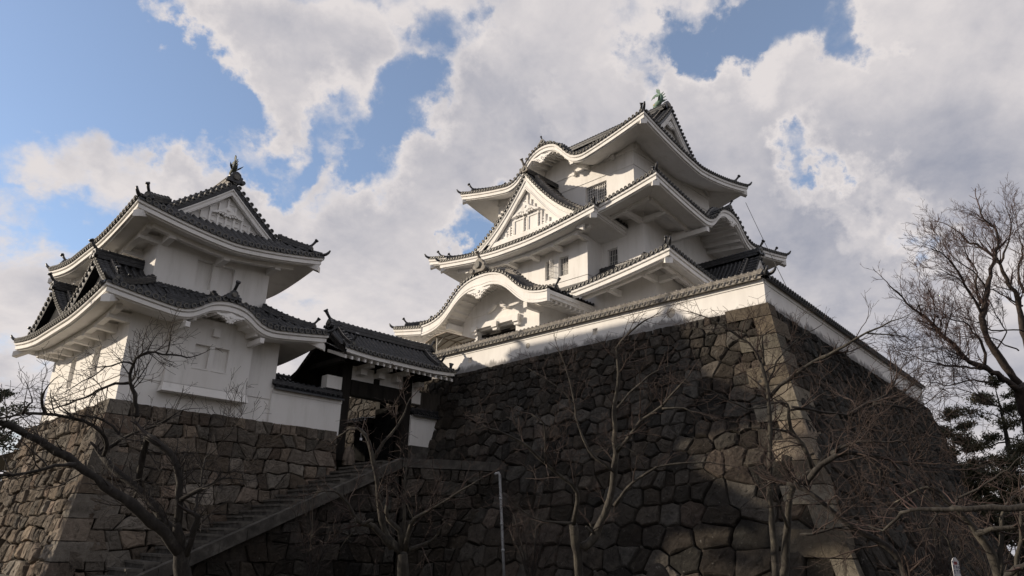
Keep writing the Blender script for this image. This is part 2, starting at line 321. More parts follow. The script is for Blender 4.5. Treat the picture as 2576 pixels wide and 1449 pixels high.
# ------------------------------------------------------------------ castle roofs
PA = 0.5                                         # share of straight slope in the sagging roof line
def sag(s, pa=PA): return pa*s+(1-pa)*s*s
RIDGE = [(-.5, 0), (-.5, .26), (-.45, .28), (-.45, .33), (-.5, .35), (-.5, .58), (-.45, .60), (-.45, .65), (-.5, .67), (-.46, .78), (-.24, .80), (-.22, .88), (-.13, .97), (0, 1.0)]
RIDGE = RIDGE+[(-x, z) for x, z in RIDGE[-2::-1]]
def ridge(name, par, pts, w=.42, h=.45, mats=('tile', 'tile_weathered')):
    mb = MB(); pts = np.asarray(pts, float); T = np.gradient(pts, axis=0); rings = []
    for p, t in zip(pts, T):
        sd = np.array((t[1], -t[0], 0)); sd /= np.linalg.norm(sd)
        rings.append([p+sd*x*w+np.array((0, 0, z*h)) for x, z in RIDGE])
    f0 = len(mb.F); mb.grid(np.array(rings), 0, False)
    mm = len(RIDGE)-1
    for k in range(f0, len(mb.F)):
        if (k-f0) % mm in (1, 5, 9, mm-2, mm-6, mm-10): mb.M[k] = 1
    n = len(RIDGE); mb.F += [tuple(range(n)), tuple(range((len(pts)-1)*n, len(pts)*n))[::-1]]; mb.M += [0, 0]; mb.S += [False]*2; mb.T += [.5]*2
    # round cover tiles along the top
    d = np.concatenate([[0], np.cumsum(np.linalg.norm(np.diff(pts, axis=0), axis=1))]); k = int(d[-1]/.3)
    for i in range(k):
        p = np.array([np.interp((i+.5)/k*d[-1], d, pts[:, c]) for c in range(3)]); q = np.array([np.interp(min((i+.72)/k*d[-1], d[-1]), d, pts[:, c]) for c in range(3)])
        mb.tube([p+V3(0, 0, h*.86), q+V3(0, 0, h*.86)], w*.27, 8, 0)
    return mb.build(name, mats, par)
ONI = [(-.46, 0), (.46, 0), (.56, .10), (.50, .22), (.38, .20), (.40, .36), (.34, .44), (.30, .40), (.24, .58), (.10, .68), (0, .70)]
ONI = ONI+[(-x, z) for x, z in ONI[-2:1:-1]]
def oni(par, p, d, s=.7, rod=.6, name='ridge_ornament', mats=('tile', 'tile_rim'), lean=1.0):
    p = V3(*p); d = V3(d[0], d[1], 0); d /= np.linalg.norm(d); sd = V3(-d[1], d[0], 0); mb = MB(); up = V3(0, 0, 1)
    mb.prism([p+sd*x*s+up*z*s for x, z in ONI], d*.2*s, 0)
    mb.tube([p+d*.18*s+up*.34*s, p+d*.30*s+up*.34*s], [.2*s, .17*s], 12, 1)
    for k in (-1, 1): mb.tube([p+d*.1*s+sd*k*.42*s+up*.1*s, p+d*.28*s+sd*k*.42*s+up*.1*s], .13*s, 10, 0)
    if rod:
        q = p+up*.58*s; rod = rod*.8; pts = [q-d*.18, q+d*.12*rod*lean+up*.16*rod, q+d*.36*rod*lean+up*.42*rod, q+d*.66*rod*lean+up*.82*rod]
        mb.tube(pts, [.10*rod+.03, .09*rod+.03, .09*rod+.025, .12*rod+.03], 10, 0)
        e = pts[-1]; t = e-pts[-2]; t /= np.linalg.norm(t); mb.tube([e-t*.03, e+t*.06], .17*rod+.03, 12, 0)
    return mb.build(name, mats, par)
def tip(mb, p, d, s=1.0):                         # upturned tile at the very corner
    p = V3(*p); d = V3(d[0], d[1], 0); d /= np.linalg.norm(d); u = V3(0, 0, 1)
    mb.tube([p-d*.35*s, p+d*.0, p+d*.16*s+u*.05*s, p+d*.30*s+u*.16*s, p+d*.40*s+u*.32*s], [.11*s, .11*s, .10*s, .085*s, .05*s], 8, 0)
def disc(mb, c, A, Wd, r, dirs=-1):
    ang = np.linspace(0, 2*math.pi, 10, endpoint=False); up = V3(0, 0, 1)
    ring = lambda rr, off: np.array([c+A*math.cos(t)*rr+up*math.sin(t)*rr+Wd*off for t in ang])
    a, b, cc, dd = ring(r, .06), ring(r, -.02), ring(r*.66, -.02), ring(r*.62, .015)
    mb.grid(np.array([a, b]), 0, False, closed=True); mb.grid(np.array([b, cc]), 1, False, closed=True); mb.grid(np.array([cc, dd]), 0, False, closed=True)
    o = mb.n; mb.add([tuple(v) for v in dd], [tuple(range(10))], 0)
def rolls(mb, path, side, r, up=(0, 0, 1), step=True):   # one half-round cover-tile row along path
    path = np.asarray(path, float); n = len(path); th = np.linspace(0, math.pi, 5); up = V3(*up)
    if step and n > 2:
        k = np.repeat(path, 2, axis=0)[1:-1]; rr = np.tile([r*1.0, r*.86], n)[:len(k)]
        k = k+np.tile([V3(0, 0, .012), V3(0, 0, 0)], (n, 1))[:len(k)]
    else: k = path; rr = np.full(n, r)
    P = k[:, None, :]+rr[:, None, None]*(np.cos(th)[None, :, None]*side+np.sin(th)[None, :, None]*1.3*up)
    mb.grid(P, 0, True)
class Slope:
    """one side of a roof: eave line along A from o, w counts inward and up"""
    def __init__(s, o, A, Wd, L, W, ze, rise, Wm=None, lift=0.0, liftR=None, liftp=1.5, bump=None, hipW=None, pitch=.32, ends=(1, 1), gap=0.0, pa=PA):
        s.o = V3(o[0], o[1], 0); s.A = V3(*A, 0); s.Wd = V3(*Wd, 0); s.L = L; s.W = W; s.ze = ze; s.rise = rise; s.Wm = Wm or W
        s.c = lift; s.R = liftR or L/2; s.p = liftp; s.b = bump; s.hip = W if hipW is None else hipW; s.pitch = pitch; s.ends = ends; s.gap = gap; s.pa = pa
    def lift(s, a): return s.c*np.clip(1-np.minimum(a, s.L-a)/s.R, 0, 1)**s.p
    def bmp(s, a):
        if not s.b: return np.zeros_like(a)
        c, B, H = s.b; t = np.clip(np.abs(a-c)/B, 0, 1); t = (1+np.cos(math.pi*t))/2
        return H*(t-.06*np.sin(2*math.pi*t))
    def z(s, a, w):
        a = np.asarray(a, float); w = np.asarray(w, float); wc = np.maximum(w, 0)
        base = s.ze+s.rise*sag(wc/s.Wm, s.pa)+s.lift(a)*np.clip(1-wc/s.Wm, 0, 1)**1.3
        if s.b: 
            bb = s.bmp(a); base = np.where(bb > .01, np.maximum(base, s.ze+s.lift(a)+bb-.02*wc), base)
        return base
    def amin(s, w): return (min(max(w, 0), s.hip) if w <= s.hip else s.hip+s.gap) if s.ends[0] else 0.0
    def amax(s, w): return s.L-((min(max(w, 0), s.hip) if w <= s.hip else s.hip+s.gap) if s.ends[1] else 0.0)
    def pt(s, a, w, z): 
        a = np.asarray(a, float)[..., None]; w = np.asarray(w, float)[..., None]; z = np.asarray(z, float)[..., None]
        return s.o+a*s.A+w*s.Wd+z*V3(0, 0, 1)
    def tiles(s, mb, lo=None, hi=None, r=None, discs=True, skip=None):
        lo = -1e9 if lo is None else lo; hi = 1e9 if hi is None else hi; r = r or s.pitch*.30
        for (w0, w1) in ([(0, s.hip), (s.hip, s.W)] if s.W > s.hip+.01 else [(0, s.W)]):
            nw = max(3, int((w1-w0)/.4)+1); ws = np.linspace(w0+(1e-4 if w0 else -.06), w1, nw); nu = max(8, int(s.L/.3))
            rows = []
            for i, w in enumerate(ws):
                a0 = max(s.amin(w), lo); a1 = min(s.amax(w), hi); a = np.linspace(a0, max(a1, a0), nu); ww = np.full(nu, w)
                zz = s.z(a, ww)
                if i == 0 and w0 == 0: rows.append(s.pt(a, ww, zz-.10)); rows.append(s.pt(a, ww, zz))
                else: rows.append(s.pt(a, ww, zz))
            mb.grid(np.array(rows), 0, True)
        k = int(s.L/s.pitch/2)+1; test = np.linspace(0, s.W, 90)
        for i in range(-k, k+1):
            a = s.L/2+i*s.pitch
            if a < max(.12, lo) or a > min(s.L-.12, hi): continue
            if skip and skip[0] < a < skip[1]: continue
            ok = [w for w in test if s.amin(w) <= a <= s.amax(w)]
            if not ok: continue
            we = max(ok) if (s.amin(max(ok)) <= a) else 0
            n = max(2, int((we+.06)/.34)+1); w = np.linspace(-.07, max(we, .1), n); av = np.full(n, a)
            rolls(mb, s.pt(av, w, s.z(av, w)-.005), s.A, r)
            if discs: disc(mb, s.pt(np.array(a), np.array(-.09), s.z(np.array(a), np.array(0.))+.02), s.A, s.Wd, r*1.22)
    def eaves(s, mb, ov, thick=.62, ss=.12, lo=None, hi=None, th=None, beam=None, arms=2.0, rafters=None):
        lo = -1e9 if lo is None else lo; hi = 1e9 if hi is None else hi; k = thick/.48
        prof = [(.05, -.02), (0, -.03), (0, -.20*k), (.02, -.215*k), (.13, -.225*k), (.14, -.25*k), (.07, -.255*k), (.07, -.42*k), (.09, -.43*k), (.17, -.435*k), (.20, -.48*k)]
        nu = max(12, int(s.L/.22)); rows = []
        def row(w, dz, drop, rise):
            a0 = max(s.amin(min(w, s.hip)), lo); a1 = min(s.amax(min(w, s.hip)), hi); a = np.linspace(a0, a1, nu); t = 1.0
            if s.b and th: t = 1+(th-1)*np.clip(s.bmp(a)/s.b[2]*2, 0, 1)
            zz = s.ze+s.bmp(a)+s.lift(a)+dz*t+rise
            return s.pt(a, np.full(nu, w), zz)
        for w, dz in prof: rows.append(row(w, dz, 0, 0))
        for w in np.linspace(.3, ov+.05, 6): rows.append(row(w, -.48*k, 1, ss*(w-.2)))
        mb.grid(np.array(rows), 0, False)
        zs = lambda a, w: s.ze+s.lift(a)-.48*k+ss*(w-.2)
        if beam:
            wb = ov*beam; a = np.linspace(max(wb+.1, lo if lo > -1e8 else 0), min(s.L-wb-.1, hi if hi < 1e8 else s.L), 24)
            segs = [a] if not s.b else [a[a < s.b[0]-s.b[1]*.8], a[a > s.b[0]+s.b[1]*.8]]
            for sg in segs:
                if len(sg) < 2: continue
                z0 = np.array([float(zs(x, wb)) for x in sg])
                for f0 in range(1): 
                    P = [s.pt(sg, np.full(len(sg), wb+dx), z0+dz) for dx, dz in ((-.13, .03), (-.13, -.24), (.13, -.24), (.13, .05))]
                    mb.grid(np.array(P), 0, False)
                    for e in (0, -1): mb.add([tuple(P[i][e]) for i in range(4)], [(0, 1, 2, 3)], 0)
            n = max(2, int((s.L-2*ov)/arms)); 
            for i in range(n+1):
                a = ov+.15+(s.L-2*ov-.3)*i/n
                if a < lo or a > hi: continue
                if s.b and abs(a-s.b[0]) < s.b[1]*.8: continue
                z1 = float(zs(a, wb)); A_ = s.A*.15
                p0, p1 = s.pt(a, wb-.16, z1-.1), s.pt(a, ov+.02, z1-.04)
                mb.hexa([p0-A_-V3(0, 0, .26), p0+A_-V3(0, 0, .26), p1+A_-V3(0, 0, .40), p1-A_-V3(0, 0, .40), p0-A_, p0+A_, p1+A_, p1-A_], 0)
        if rafters:
            n = int(s.L/rafters)
            for i in range(n):
                a = (i+.5)*s.L/n
                if not (max(lo, 0) < a < min(hi, s.L)): continue
                z1 = float(zs(a, .2)); p0 = s.pt(a, .16, z1+.0); p1 = s.pt(a, ov, float(zs(a, ov))); A_ = s.A*.07
                mb.hexa([p0-A_-V3(0, 0, .16), p0+A_-V3(0, 0, .16), p1+A_-V3(0, 0, .16), p1-A_-V3(0, 0, .16), p0-A_+V3(0, 0, .02), p0+A_+V3(0, 0, .02), p1+A_+V3(0, 0, .02), p1-A_+V3(0, 0, .02)], 0)
        if s.b and th:                              # curved rafters inside the undulating gable, and the wall behind them
            c, B, H = s.b
            for a in np.arange(c-B*.72, c+B*.73, .42):
                z0 = s.ze+float(s.bmp(np.array(a)))+float(s.lift(np.array(a)))-.48*k*th*.96
                for w0, w1 in ((.35, ov),):
                    p0, p1 = s.pt(a, w0, z0), s.pt(a, w1, z0+ss*(w1-.2)*.5); A_ = s.A*.07
                    mb.hexa([p0-A_-V3(0, 0, .10), p0+A_-V3(0, 0, .10), p1+A_-V3(0, 0, .10), p1-A_-V3(0, 0, .10), p0-A_+V3(0, 0, .2), p0+A_+V3(0, 0, .2), p1+A_+V3(0, 0, .2), p1-A_+V3(0, 0, .2)], 0)
            a = np.linspace(c-B, c+B, 30); zt = s.ze+s.bmp(a)+s.lift(a)-.3; zb = np.full(30, s.ze-.9)
            mb.grid(np.array([s.pt(a, np.full(30, ov+.02), zb), s.pt(a, np.full(30, ov+.02), np.minimum(zt+ss*ov, s.z(a, np.full(30, ov))-.06))]), 0, False)
def corner_beam(mb, p, d, z, s=.44, back=1.1):    # boxed hip rafter that shows under each corner
    p = V3(p[0], p[1], z); d = V3(d[0], d[1], 0)/math.sqrt(2); sd = V3(-d[1], d[0], 0)
    sec = [(-.5, 0), (-.5, -.72), (.5, -.72), (.5, 0), (0, .2)]
    f = [p+sd*x*s+V3(0, 0, y*s) for x, y in sec]; back = min(back, 1.15); b = [q-d*back+V3(0, 0, .40*back) for q in f]
    n = 5; mb.add([tuple(q) for q in f+b], [tuple(range(n)), tuple(range(n, 2*n))[::-1]]+[(i, (i+1) % n, (i+1) % n+n, i+n) for i in range(n)], 0)
def rect_sides(x0, y0, x1, y1, **k):
    """left (-x), front (-y), right (+x), back (+y)"""
    return {'left': Slope((x0, y1), (0, -1), (1, 0), y1-y0, **k), 'front': Slope((x0, y0), (1, 0), (0, 1), x1-x0, **k),
            'right': Slope((x1, y0), (0, 1), (-1, 0), y1-y0, **k), 'back': Slope((x1, y1), (-1, 0), (0, -1), x1-x0, **k)}
def hips(par, S, x0, y0, x1, y1, W, keys='abcd', w=.40, h=.42, rod=.6, s=.62, wstart=.75, tips=1.0):
    """ridges on the hips with their corner ornaments; corners a=(x0,y0) b=(x1,y0) c=(x1,y1) d=(x0,y1)"""
    C = {'a': (x0, y0, 1, 1), 'b': (x1, y0, -1, 1), 'c': (x1, y1, -1, -1), 'd': (x0, y1, 1, -1)}
    F = S['front'] 
    for k in keys:
        cx, cy, dx, dy = C[k]; f = lambda t: (cx+dx*t, cy+dy*t, float(F.ze+F.rise*sag(t/F.Wm, F.pa)+F.c*np.clip(1-t/F.R, 0, 1)**F.p*np.clip(1-t/F.Wm, 0, 1)**1.3)+.03)
        ts = np.linspace(wstart, W, 9); ridge('hip_ridge', par, [f(t) for t in ts], w, h)
        oni(par, f(wstart), (-dx, -dy), s, rod)
        mb = MB(); lo = np.linspace(.08, wstart+.1, 4); mb.tube([V3(*f(t))+V3(0, 0, .06) for t in lo], .13*tips+.01, 8, 0)
        tip(mb, V3(*f(.02))+V3(0, 0, .05), (-dx, -dy), tips); mb.build('corner_tile', ('tile', 'tile_rim'), par)
PEND = [(0, -.95), (.10, -.80), (.26, -.86), (.34, -.70), (.28, -.56), (.42, -.60), (.56, -.50), (.52, -.36), (.70, -.42), (.86, -.30), (.80, -.18), (1.0, -.22), (1.22, -.10), (1.45, -.02), (1.3, .06), (.9, .02), (.5, .02), (0, .12)]
PEND = PEND+[(-x, z) for x, z in PEND[-2:0:-1]]
def pendant(par, p, A, out, s=.6, mat='plaster', drop=0.0):
    p = V3(*p); A = V3(*A, 0); out = V3(*out, 0); mb = MB(); up = V3(0, 0, 1)
    mb.prism([p+A*x*s+up*(z-drop*abs(x))*s for x, z in PEND], out*.14, 0)
    for k in (-1, 1):
        for cx, cz, r in ((.20, -.62, .13), (.40, -.42, .13), (.66, -.27, .10)):
            t = np.linspace(0, 4.2, 12); mb.tube([p+out*.15+A*k*s*(cx+r*(1-x/6)*math.cos(x))+up*s*(cz+r*(1-x/6)*math.sin(x)-drop*cx) for x in t], .035*s, 5, 0)
    mb.tube([p+out*.13+up*-.28*s, p+out*.2+up*-.28*s], .14*s, 6, 0)
    return mb.build('pendant', mat, par)
class Gable:
    """gabled or undulating dormer; a from -B to B, w inward from the front"""
    def __init__(s, o, A, Wd, B, curve, D): s.o = V3(*o, 0); s.A = V3(*A, 0); s.Wd = V3(*Wd, 0); s.B = B; s.f = curve; s.D = D
    def pt(s, a, w, z): return s.o+np.asarray(a, float)[..., None]*s.A+np.asarray(w, float)[..., None]*s.Wd+np.asarray(z, float)[..., None]*V3(0, 0, 1)
    def along(s, pitch, a0=0.0, a1=None):
        a = np.linspace(a0, a1 or s.B, 200); z = s.f(a); d = np.concatenate([[0], np.cumsum(np.hypot(np.diff(a), np.diff(z)))])
        n = int(d[-1]/pitch); return np.interp(np.linspace(0, d[-1], n+1), d, a)
    def tiles(s, mb, pitch=.32, verge=.62, body=True, sides=(-1, 1), r=None, depth=None, drop=.12):
        r = r or pitch*.30; D = depth or s.D; n = 33; a = np.linspace(-s.B, s.B, n)
        nw = max(2, int(D/.5)); rows = [s.pt(a, np.full(n, .02), s.f(a)-drop), s.pt(a, np.full(n, -.04), s.f(a)-.10)]+[s.pt(a, np.full(n, w), s.f(a)) for w in np.linspace(-.04, D, nw)]
        mb.grid(np.array(rows), 0, True)
        for sd in sides:
            al = s.along(pitch)
            for x in al[(1 if sd < 0 else 0):]:
                e = .02; sl = (s.f(np.array(x+e))-s.f(np.array(max(x-e, 0))))/(e+min(x, e)); nn = V3(0, 0, 1)
                if x > .01: nn = (-sl*s.A*sd+V3(0, 0, 1)); nn = nn/np.linalg.norm(nn)
                tang = np.cross(nn, s.Wd); p = s.pt(np.array(sd*x), np.array(0.), s.f(np.array(x)))
                rolls(mb, [p-s.Wd*.06, p+s.Wd*verge*.5, p+s.Wd*verge], tang, r, nn)
                c = p-s.Wd*.08+nn*.02; disc(mb, c, s.A, s.Wd, r*1.22)
            if body:
                aa = s.along(.36, .12)
                for w in np.arange(verge+.45, D, pitch):
                    rolls(mb, s.pt(sd*aa[::-1], np.full(len(aa), w), s.f(aa[::-1])), s.Wd, r)
    def board(s, mb, t=.5, w=.06, dep=.16, grow=.15, n=41, lip=True, off=.06, cusp=0.0):
        a = np.linspace(-s.B, s.B, n); zo = s.f(a)-off; q = np.abs(a)/s.B
        zi = zo-t*(1+grow*q)+cusp*np.exp(-((q-0)/.10)**2)
        P = lambda ww, z: s.pt(a, np.full(n, ww), z)
        mb.grid(np.array([P(w+dep, zo), P(w, zo), P(w, zi), P(w+dep, zi)]), 0, False)
        if lip:
            for f0, f1, pr in ((.0, .20, .07), (.66, .78, .035), (.86, 1.0, .05)):
                z0, z1 = zo+(zi-zo)*f0, zo+(zi-zo)*f1
                mb.grid(np.array([P(w, z0), P(w-pr, z0), P(w-pr, z1), P(w, z1)]), 0, False)
        for e in (0, -1):
            mb.add([tuple(v[e]) for v in (P(w-.07, zo), P(w-.07, zi), P(w+dep, zi), P(w+dep, zo))], [(0, 1, 2, 3)], 0)
        ns = 3; mb.grid(np.array([P(ww, zo-.08-.3*t*0) for ww in np.linspace(w+dep, 1.0, ns)]), 0, False)
    def wall(s, mb, w=.5, zb=0.0, inset=.1, n=41, a1=None):
        a = np.linspace(-(a1 or s.B), a1 or s.B, n); zt = np.maximum(s.f(a)-inset, zb)
        mb.grid(np.array([s.pt(a, np.full(n, w), np.full(n, zb)), s.pt(a, np.full(n, w), zt)]), 0, False)
    def kudari(s, par, w=.85, a0=.08, a1=.94, wd=.36, h=.38, sides=(-1, 1), s_=.5, rod=.5, mats=('tile', 'tile_weathered'), orn=True):
        for sd in sides:
            aa = np.linspace(s.B*a0, s.B*a1, 14); ridge('descending_ridge', par, s.pt(sd*aa, np.full(14, w), s.f(aa)+.02), wd, h, mats)
            if orn: oni(par, s.pt(np.array(sd*s.B*a1), np.array(w), s.f(np.array(s.B*a1))+.02), s.A*sd, s_, rod)
def wall_face(mb, o, A, H, L, z0, z1, holes=(), depth=.2, backmat=0, mat=0):
    """plaster face from o along A; holes (a0,a1,z0,z1) are real recesses; H is the inward normal"""
    o = V3(*o, 0); A = V3(*A, 0); H = V3(*H, 0)
    xs = sorted({0, L} | {h[0] for h in holes} | {h[1] for h in holes}); zs = sorted({z0, z1} | {h[2] for h in holes} | {h[3] for h in holes})
    P = lambda a, d, z: tuple(o+A*a+H*d+V3(0, 0, z))
    for i in range(len(xs)-1):
        for j in range(len(zs)-1):
            cx, cz = (xs[i]+xs[i+1])/2, (zs[j]+zs[j+1])/2
            if any(h[0] < cx < h[1] and h[2] < cz < h[3] for h in holes): continue
            mb.add([P(xs[i], 0, zs[j]), P(xs[i+1], 0, zs[j]), P(xs[i+1], 0, zs[j+1]), P(xs[i], 0, zs[j+1])], [(0, 1, 2, 3)], mat)
    for h in holes:
        a0, a1, b0, b1 = h[:4]; q = [(a0, b0), (a1, b0), (a1, b1), (a0, b1)]
        for i in range(4):
            (p, r), (t, u) = q[i], q[(i+1) % 4]
            mb.add([P(p, 0, r), P(t, 0, u), P(t, depth, u), P(p, depth, r)], [(0, 1, 2, 3)], mat)
        mb.add([P(p, depth, r) for p, r in q], [(0, 1, 2, 3)], backmat)
# ------------------------------------------------------------------ ground
def f_keep(z): d = 11.43-z; return .25*d+.0080*d*d
def f_tur(z): d = 6.95-z; return .13*d+.008*d*d
KX, KY = 28.0, 12.45                                   # top corner of the keep's stone base
RW = math.tan(R(3.7))                                  # the right-hand rampart is a little off square
def build_ground():
    mb = MB(); n = 60; c = np.linspace(-1, 1, n); c = np.sign(c)*np.abs(c)**2.2*900+20
    X, Y = np.meshgrid(c, c, indexing='ij'); rg = np.random.default_rng(3)
    Z = rg.normal(0, .05, X.shape)*np.exp(-((X-20)**2+(Y-20)**2)/9e3)-.02
    mb.grid(np.stack([X, Y, Z], -1), 0, True); tag(mb.build('ground', 'soil'), kind='structure')
    # court on top of the keep's stone base, and behind the gate
    mb = MB(); zt = 11.22; pts = [(28.3, 12.9), (56.8, 12.9+28.5*RW), (56.8, 56), (28.3, 56)]
    mb.add([(x, y, zt) for x, y in pts], [(0, 1, 2, 3)], 0); tag(mb.build('keep_courtyard', 'gravel'), kind='structure')
    mb = MB(); mb.add([(x, y, 5.62) for x, y in ((20.2, 33.0), (27.0, 33.0), (27.0, 60), (9.0, 60), (9.0, 44), (16.9, 44), (16.9, 33.6), (20.2, 33.6))], [tuple(range(8))], 0)
    tag(mb.build('gate_courtyard', 'gravel'), kind='structure')
build_ground()

# ------------------------------------------------------------------ stone walls
def clip(poly, nx, ny, d):
    out = []
    for i in range(len(poly)):
        p, q = poly[i], poly[(i+1) % len(poly)]; a = p[0]*nx+p[1]*ny-d; b = q[0]*nx+q[1]*ny-d
        if a <= 0: out.append(p)
        if a*b < 0: t = a/(a-b); out.append((p[0]+(q[0]-p[0])*t, p[1]+(q[1]-p[1])*t))
    return out
def stone_cells(s0, s1, t0, t1, size, seed, jit=.2):
    """squared rubble in wavering courses; size(t) is the course height at t"""
    g = random.Random(seed); res = []
    def knots():
        x = s0-1.0; out = []
        while x < s1+1.5: out.append(x); x += g.uniform(.35, .95)
        return out
    kx = knots(); top = [(x, t1) for x in kx]; t = t1; first = True
    ev = lambda bl, x: float(np.interp(x, [p[0] for p in bl], [p[1] for p in bl]))
    while t > t0-.4:
        h = size(t)*g.uniform(.85, 1.2)*(.95 if first else 1); kx = knots(); run = 0.0; bot = []
        for x in kx:
            run = run*.45+g.gauss(0, jit*.62)*h; y = t-h+run+(ev(top, x)-t)*.35; bot.append((x, min(y, ev(top, x)-.32*h)))
        x = s0-g.uniform(.1, .9); tl = bl_ = x
        while x < s1+.5:
            w = h*g.choice((.7, .85, 1.0, 1.15, 1.35, 1.6, 2.1))*(.75 if first else 1); x2 = x+w; k = g.gauss(0, .10 if first else .17)*h; tr, br = x2+k, x2-k
            tr = max(tr, tl+.12); br = max(br, bl_+.12)
            P = [(tl, ev(top, tl))]+[p for p in top if tl+.06 < p[0] < tr-.06]+[(tr, ev(top, tr))]+[(br, ev(bot, br))]+[p for p in reversed(bot) if bl_+.06 < p[0] < br-.06]+[(bl_, ev(bot, bl_))]
            P = P[::-1]; n = len(P); Q = []
            for i in range(n):                      # knock some corners off
                p, u, v = P[i], P[i-1], P[(i+1) % n]
                if not first and g.random() < .30:
                    c = g.uniform(.10, .30); Q += [(p[0]+(u[0]-p[0])*c, p[1]+(u[1]-p[1])*c), (p[0]+(v[0]-p[0])*c, p[1]+(v[1]-p[1])*c)]
                else: Q.append(p)
            for nx, ny, dd in ((-1, 0, -s0), (1, 0, s1), (0, -1, -t0)):
                if len(Q) >= 3: Q = clip(Q, nx, ny, dd)
            if len(Q) >= 3: res.append((Q, h))
            tl, bl_, x = tr, br, x2
        top = bot; t -= h; first = False
    return res
def stone_polys(s0, s1, t0, t1, size, seed, jit=.24):
    """polygonal rubble: cells around jittered sites in rough courses"""
    g = random.Random(seed); sites = []; t = t1; first = True
    while t > t0-.5:
        h = size(t)*g.uniform(.8, 1.2)*(.9 if first else 1); s = s0-g.uniform(.2, 1)
        while s < s1+1:
            w = h*g.choice((.7, .9, 1.1, 1.25, 1.5, 1.9))*(.75 if first else 1); jj = .06 if first else jit
            sites.append((s+w/2+g.uniform(-.1, .1)*w, t-h/2+g.uniform(-jj, jj)*h, h)); s += w
        t -= h; first = False
    sites = [p for p in sites if not (g.random() < .05)]; arr = np.array([(p[0], p[1]) for p in sites]); res = []
    for i, (x, y, h) in enumerate(sites):
        if x < s0-.6 or x > s1+.6: continue
        poly = [(x-3, y-2.4), (x+3, y-2.4), (x+3, y+2.4), (x-3, y+2.4)]
        d2 = (arr[:, 0]-x)**2+((arr[:, 1]-y)*1.15)**2; idx = np.argsort(d2)[1:22]
        for j in idx:
            qx, qy = arr[j]; nx, ny = qx-x, (qy-y)*1.7
            poly = clip(poly, nx, ny, (qx*qx-x*x)/2+(qy*qy-y*y)/2*1.7)
            if len(poly) < 3: break
        for nx, ny, dd in ((-1, 0, -s0), (1, 0, s1), (0, -1, -t0), (0, 1, t1)):
            if len(poly) >= 3: poly = clip(poly, nx, ny, dd)
        if len(poly) >= 3: res.append((poly, h))
    return res
def stones(mb, cells, P, gap=.017, out=(.03, .13), seed=1, tone=None, pebbles=True):
    g = random.Random(seed)
    for poly, h in cells:
        cx = sum(p[0] for p in poly)/len(poly); cy = sum(p[1] for p in poly)/len(poly)
        dense = []
        for i in range(len(poly)):
            p, q = poly[i], poly[(i+1) % len(poly)]; L = math.hypot(p[0]-q[0], p[1]-q[1]); k = 1 if L < .22 else (2 if L < .6 else 3)
            for j in range(k):
                t = j/k; e = 0 if j == 0 else .028
                dense.append((p[0]+(q[0]-p[0])*t+g.uniform(-e, e), p[1]+(q[1]-p[1])*t+g.uniform(-e, e)))
        n = len(dense); rad = max(.12, math.sqrt(sum((p[0]-cx)**2+(p[1]-cy)**2 for p in dense)/n)); k0 = 1-gap*g.uniform(.5, 2.2)/rad
        o = g.uniform(*out)*min(1, rad/.4); tx, ty = g.gauss(0, .07), g.gauss(0, .06)
        tn = (g.random()**1.3*.9+(.55 if g.random() < .07 else 0)) if tone is None else tone(cx, cy, g)
        bv = g.uniform(.02, .05)/rad
        lv = [(k0, -.30), (k0, -.015), (k0-bv, o*.72), (k0-bv*2.4, o), (.52, o*1.04), (.2, o*1.06)]
        if rad < .14: lv = lv[:4]
        V = []
        for q_, (kk, hh) in enumerate(lv):
            for (x, y) in dense:
                px, py = cx+(x-cx)*kk, cy+(y-cy)*kk
                hz = hh+(((px-cx)*tx+(py-cy)*ty)*min(1, hh/o)+g.uniform(-.024, .024) if hh > 0 else 0); V.append(tuple(P(px, py, hz)))
        F = []
        for r in range(len(lv)-1): F += [(r*n+i, r*n+(i+1) % n, (r+1)*n+(i+1) % n, (r+1)*n+i) for i in range(n)]
        F.append(tuple(range((len(lv)-1)*n, len(lv)*n))); mb.add(V, F, 0, False, tn)
        if pebbles and g.random() < .5:
            p = min(poly, key=lambda v: v[1]+g.random()*.3); r = g.uniform(.04, .10); V = []; a0 = g.random()*6
            for kk, hh in ((1, -.1), (.9, .0), (.45, .04)):
                V += [tuple(P(p[0]+math.cos(a0+i)*r*kk*1.2, p[1]+math.sin(a0+i)*r*kk, hh)) for i in np.arange(6)*math.pi/3]
            mb.add(V, [(r_*6+i, r_*6+(i+1) % 6, r_*6+6+(i+1) % 6, r_*6+6+i) for r_ in range(2) for i in range(6)]+[tuple(range(12, 18))], 0, False, g.random())
def ashlar(mb, corner, dirs, z0, z1, hs, long_, short_, pr, seed):
    """long-and-short blocks climbing a battered corner; corner(z) gives the edge, dirs the two horizontal wall directions"""
    g = random.Random(seed); z = z0; k = 0
    while z < z1-.05:
        h = min(hs*g.uniform(.85, 1.15), z1-z)
        if z1-z-h < .3: h = z1-z
        la, lb = (long_, short_) if k % 2 else (short_, long_); la *= g.uniform(.85, 1.15); lb *= g.uniform(.85, 1.15)
        def ring(zz, gp):
            c = V3(*corner(zz), zz); A, B = V3(*dirs[0], 0), V3(*dirs[1], 0); e = pr
            c = c-A*e-B*e
            return [c+A*gp*.3+B*gp*.3, c+A*la, c+A*la+B*.5, c+A*.5+B*.5, c+A*.5+B*lb, c+B*lb]
        lo, hi = ring(z+.018, .03), ring(z+h-.018, .03)
        n = 6; mb.add([tuple(p) for p in lo+hi], [tuple(range(n))[::-1], tuple(range(n, 2*n))]+[(i, (i+1) % n, (i+1) % n+n, i+n) for i in range(n)], 0, False, g.random())
        z += h; k += 1
def top_keep(y): return 11.43-.0095*(y-12.45)
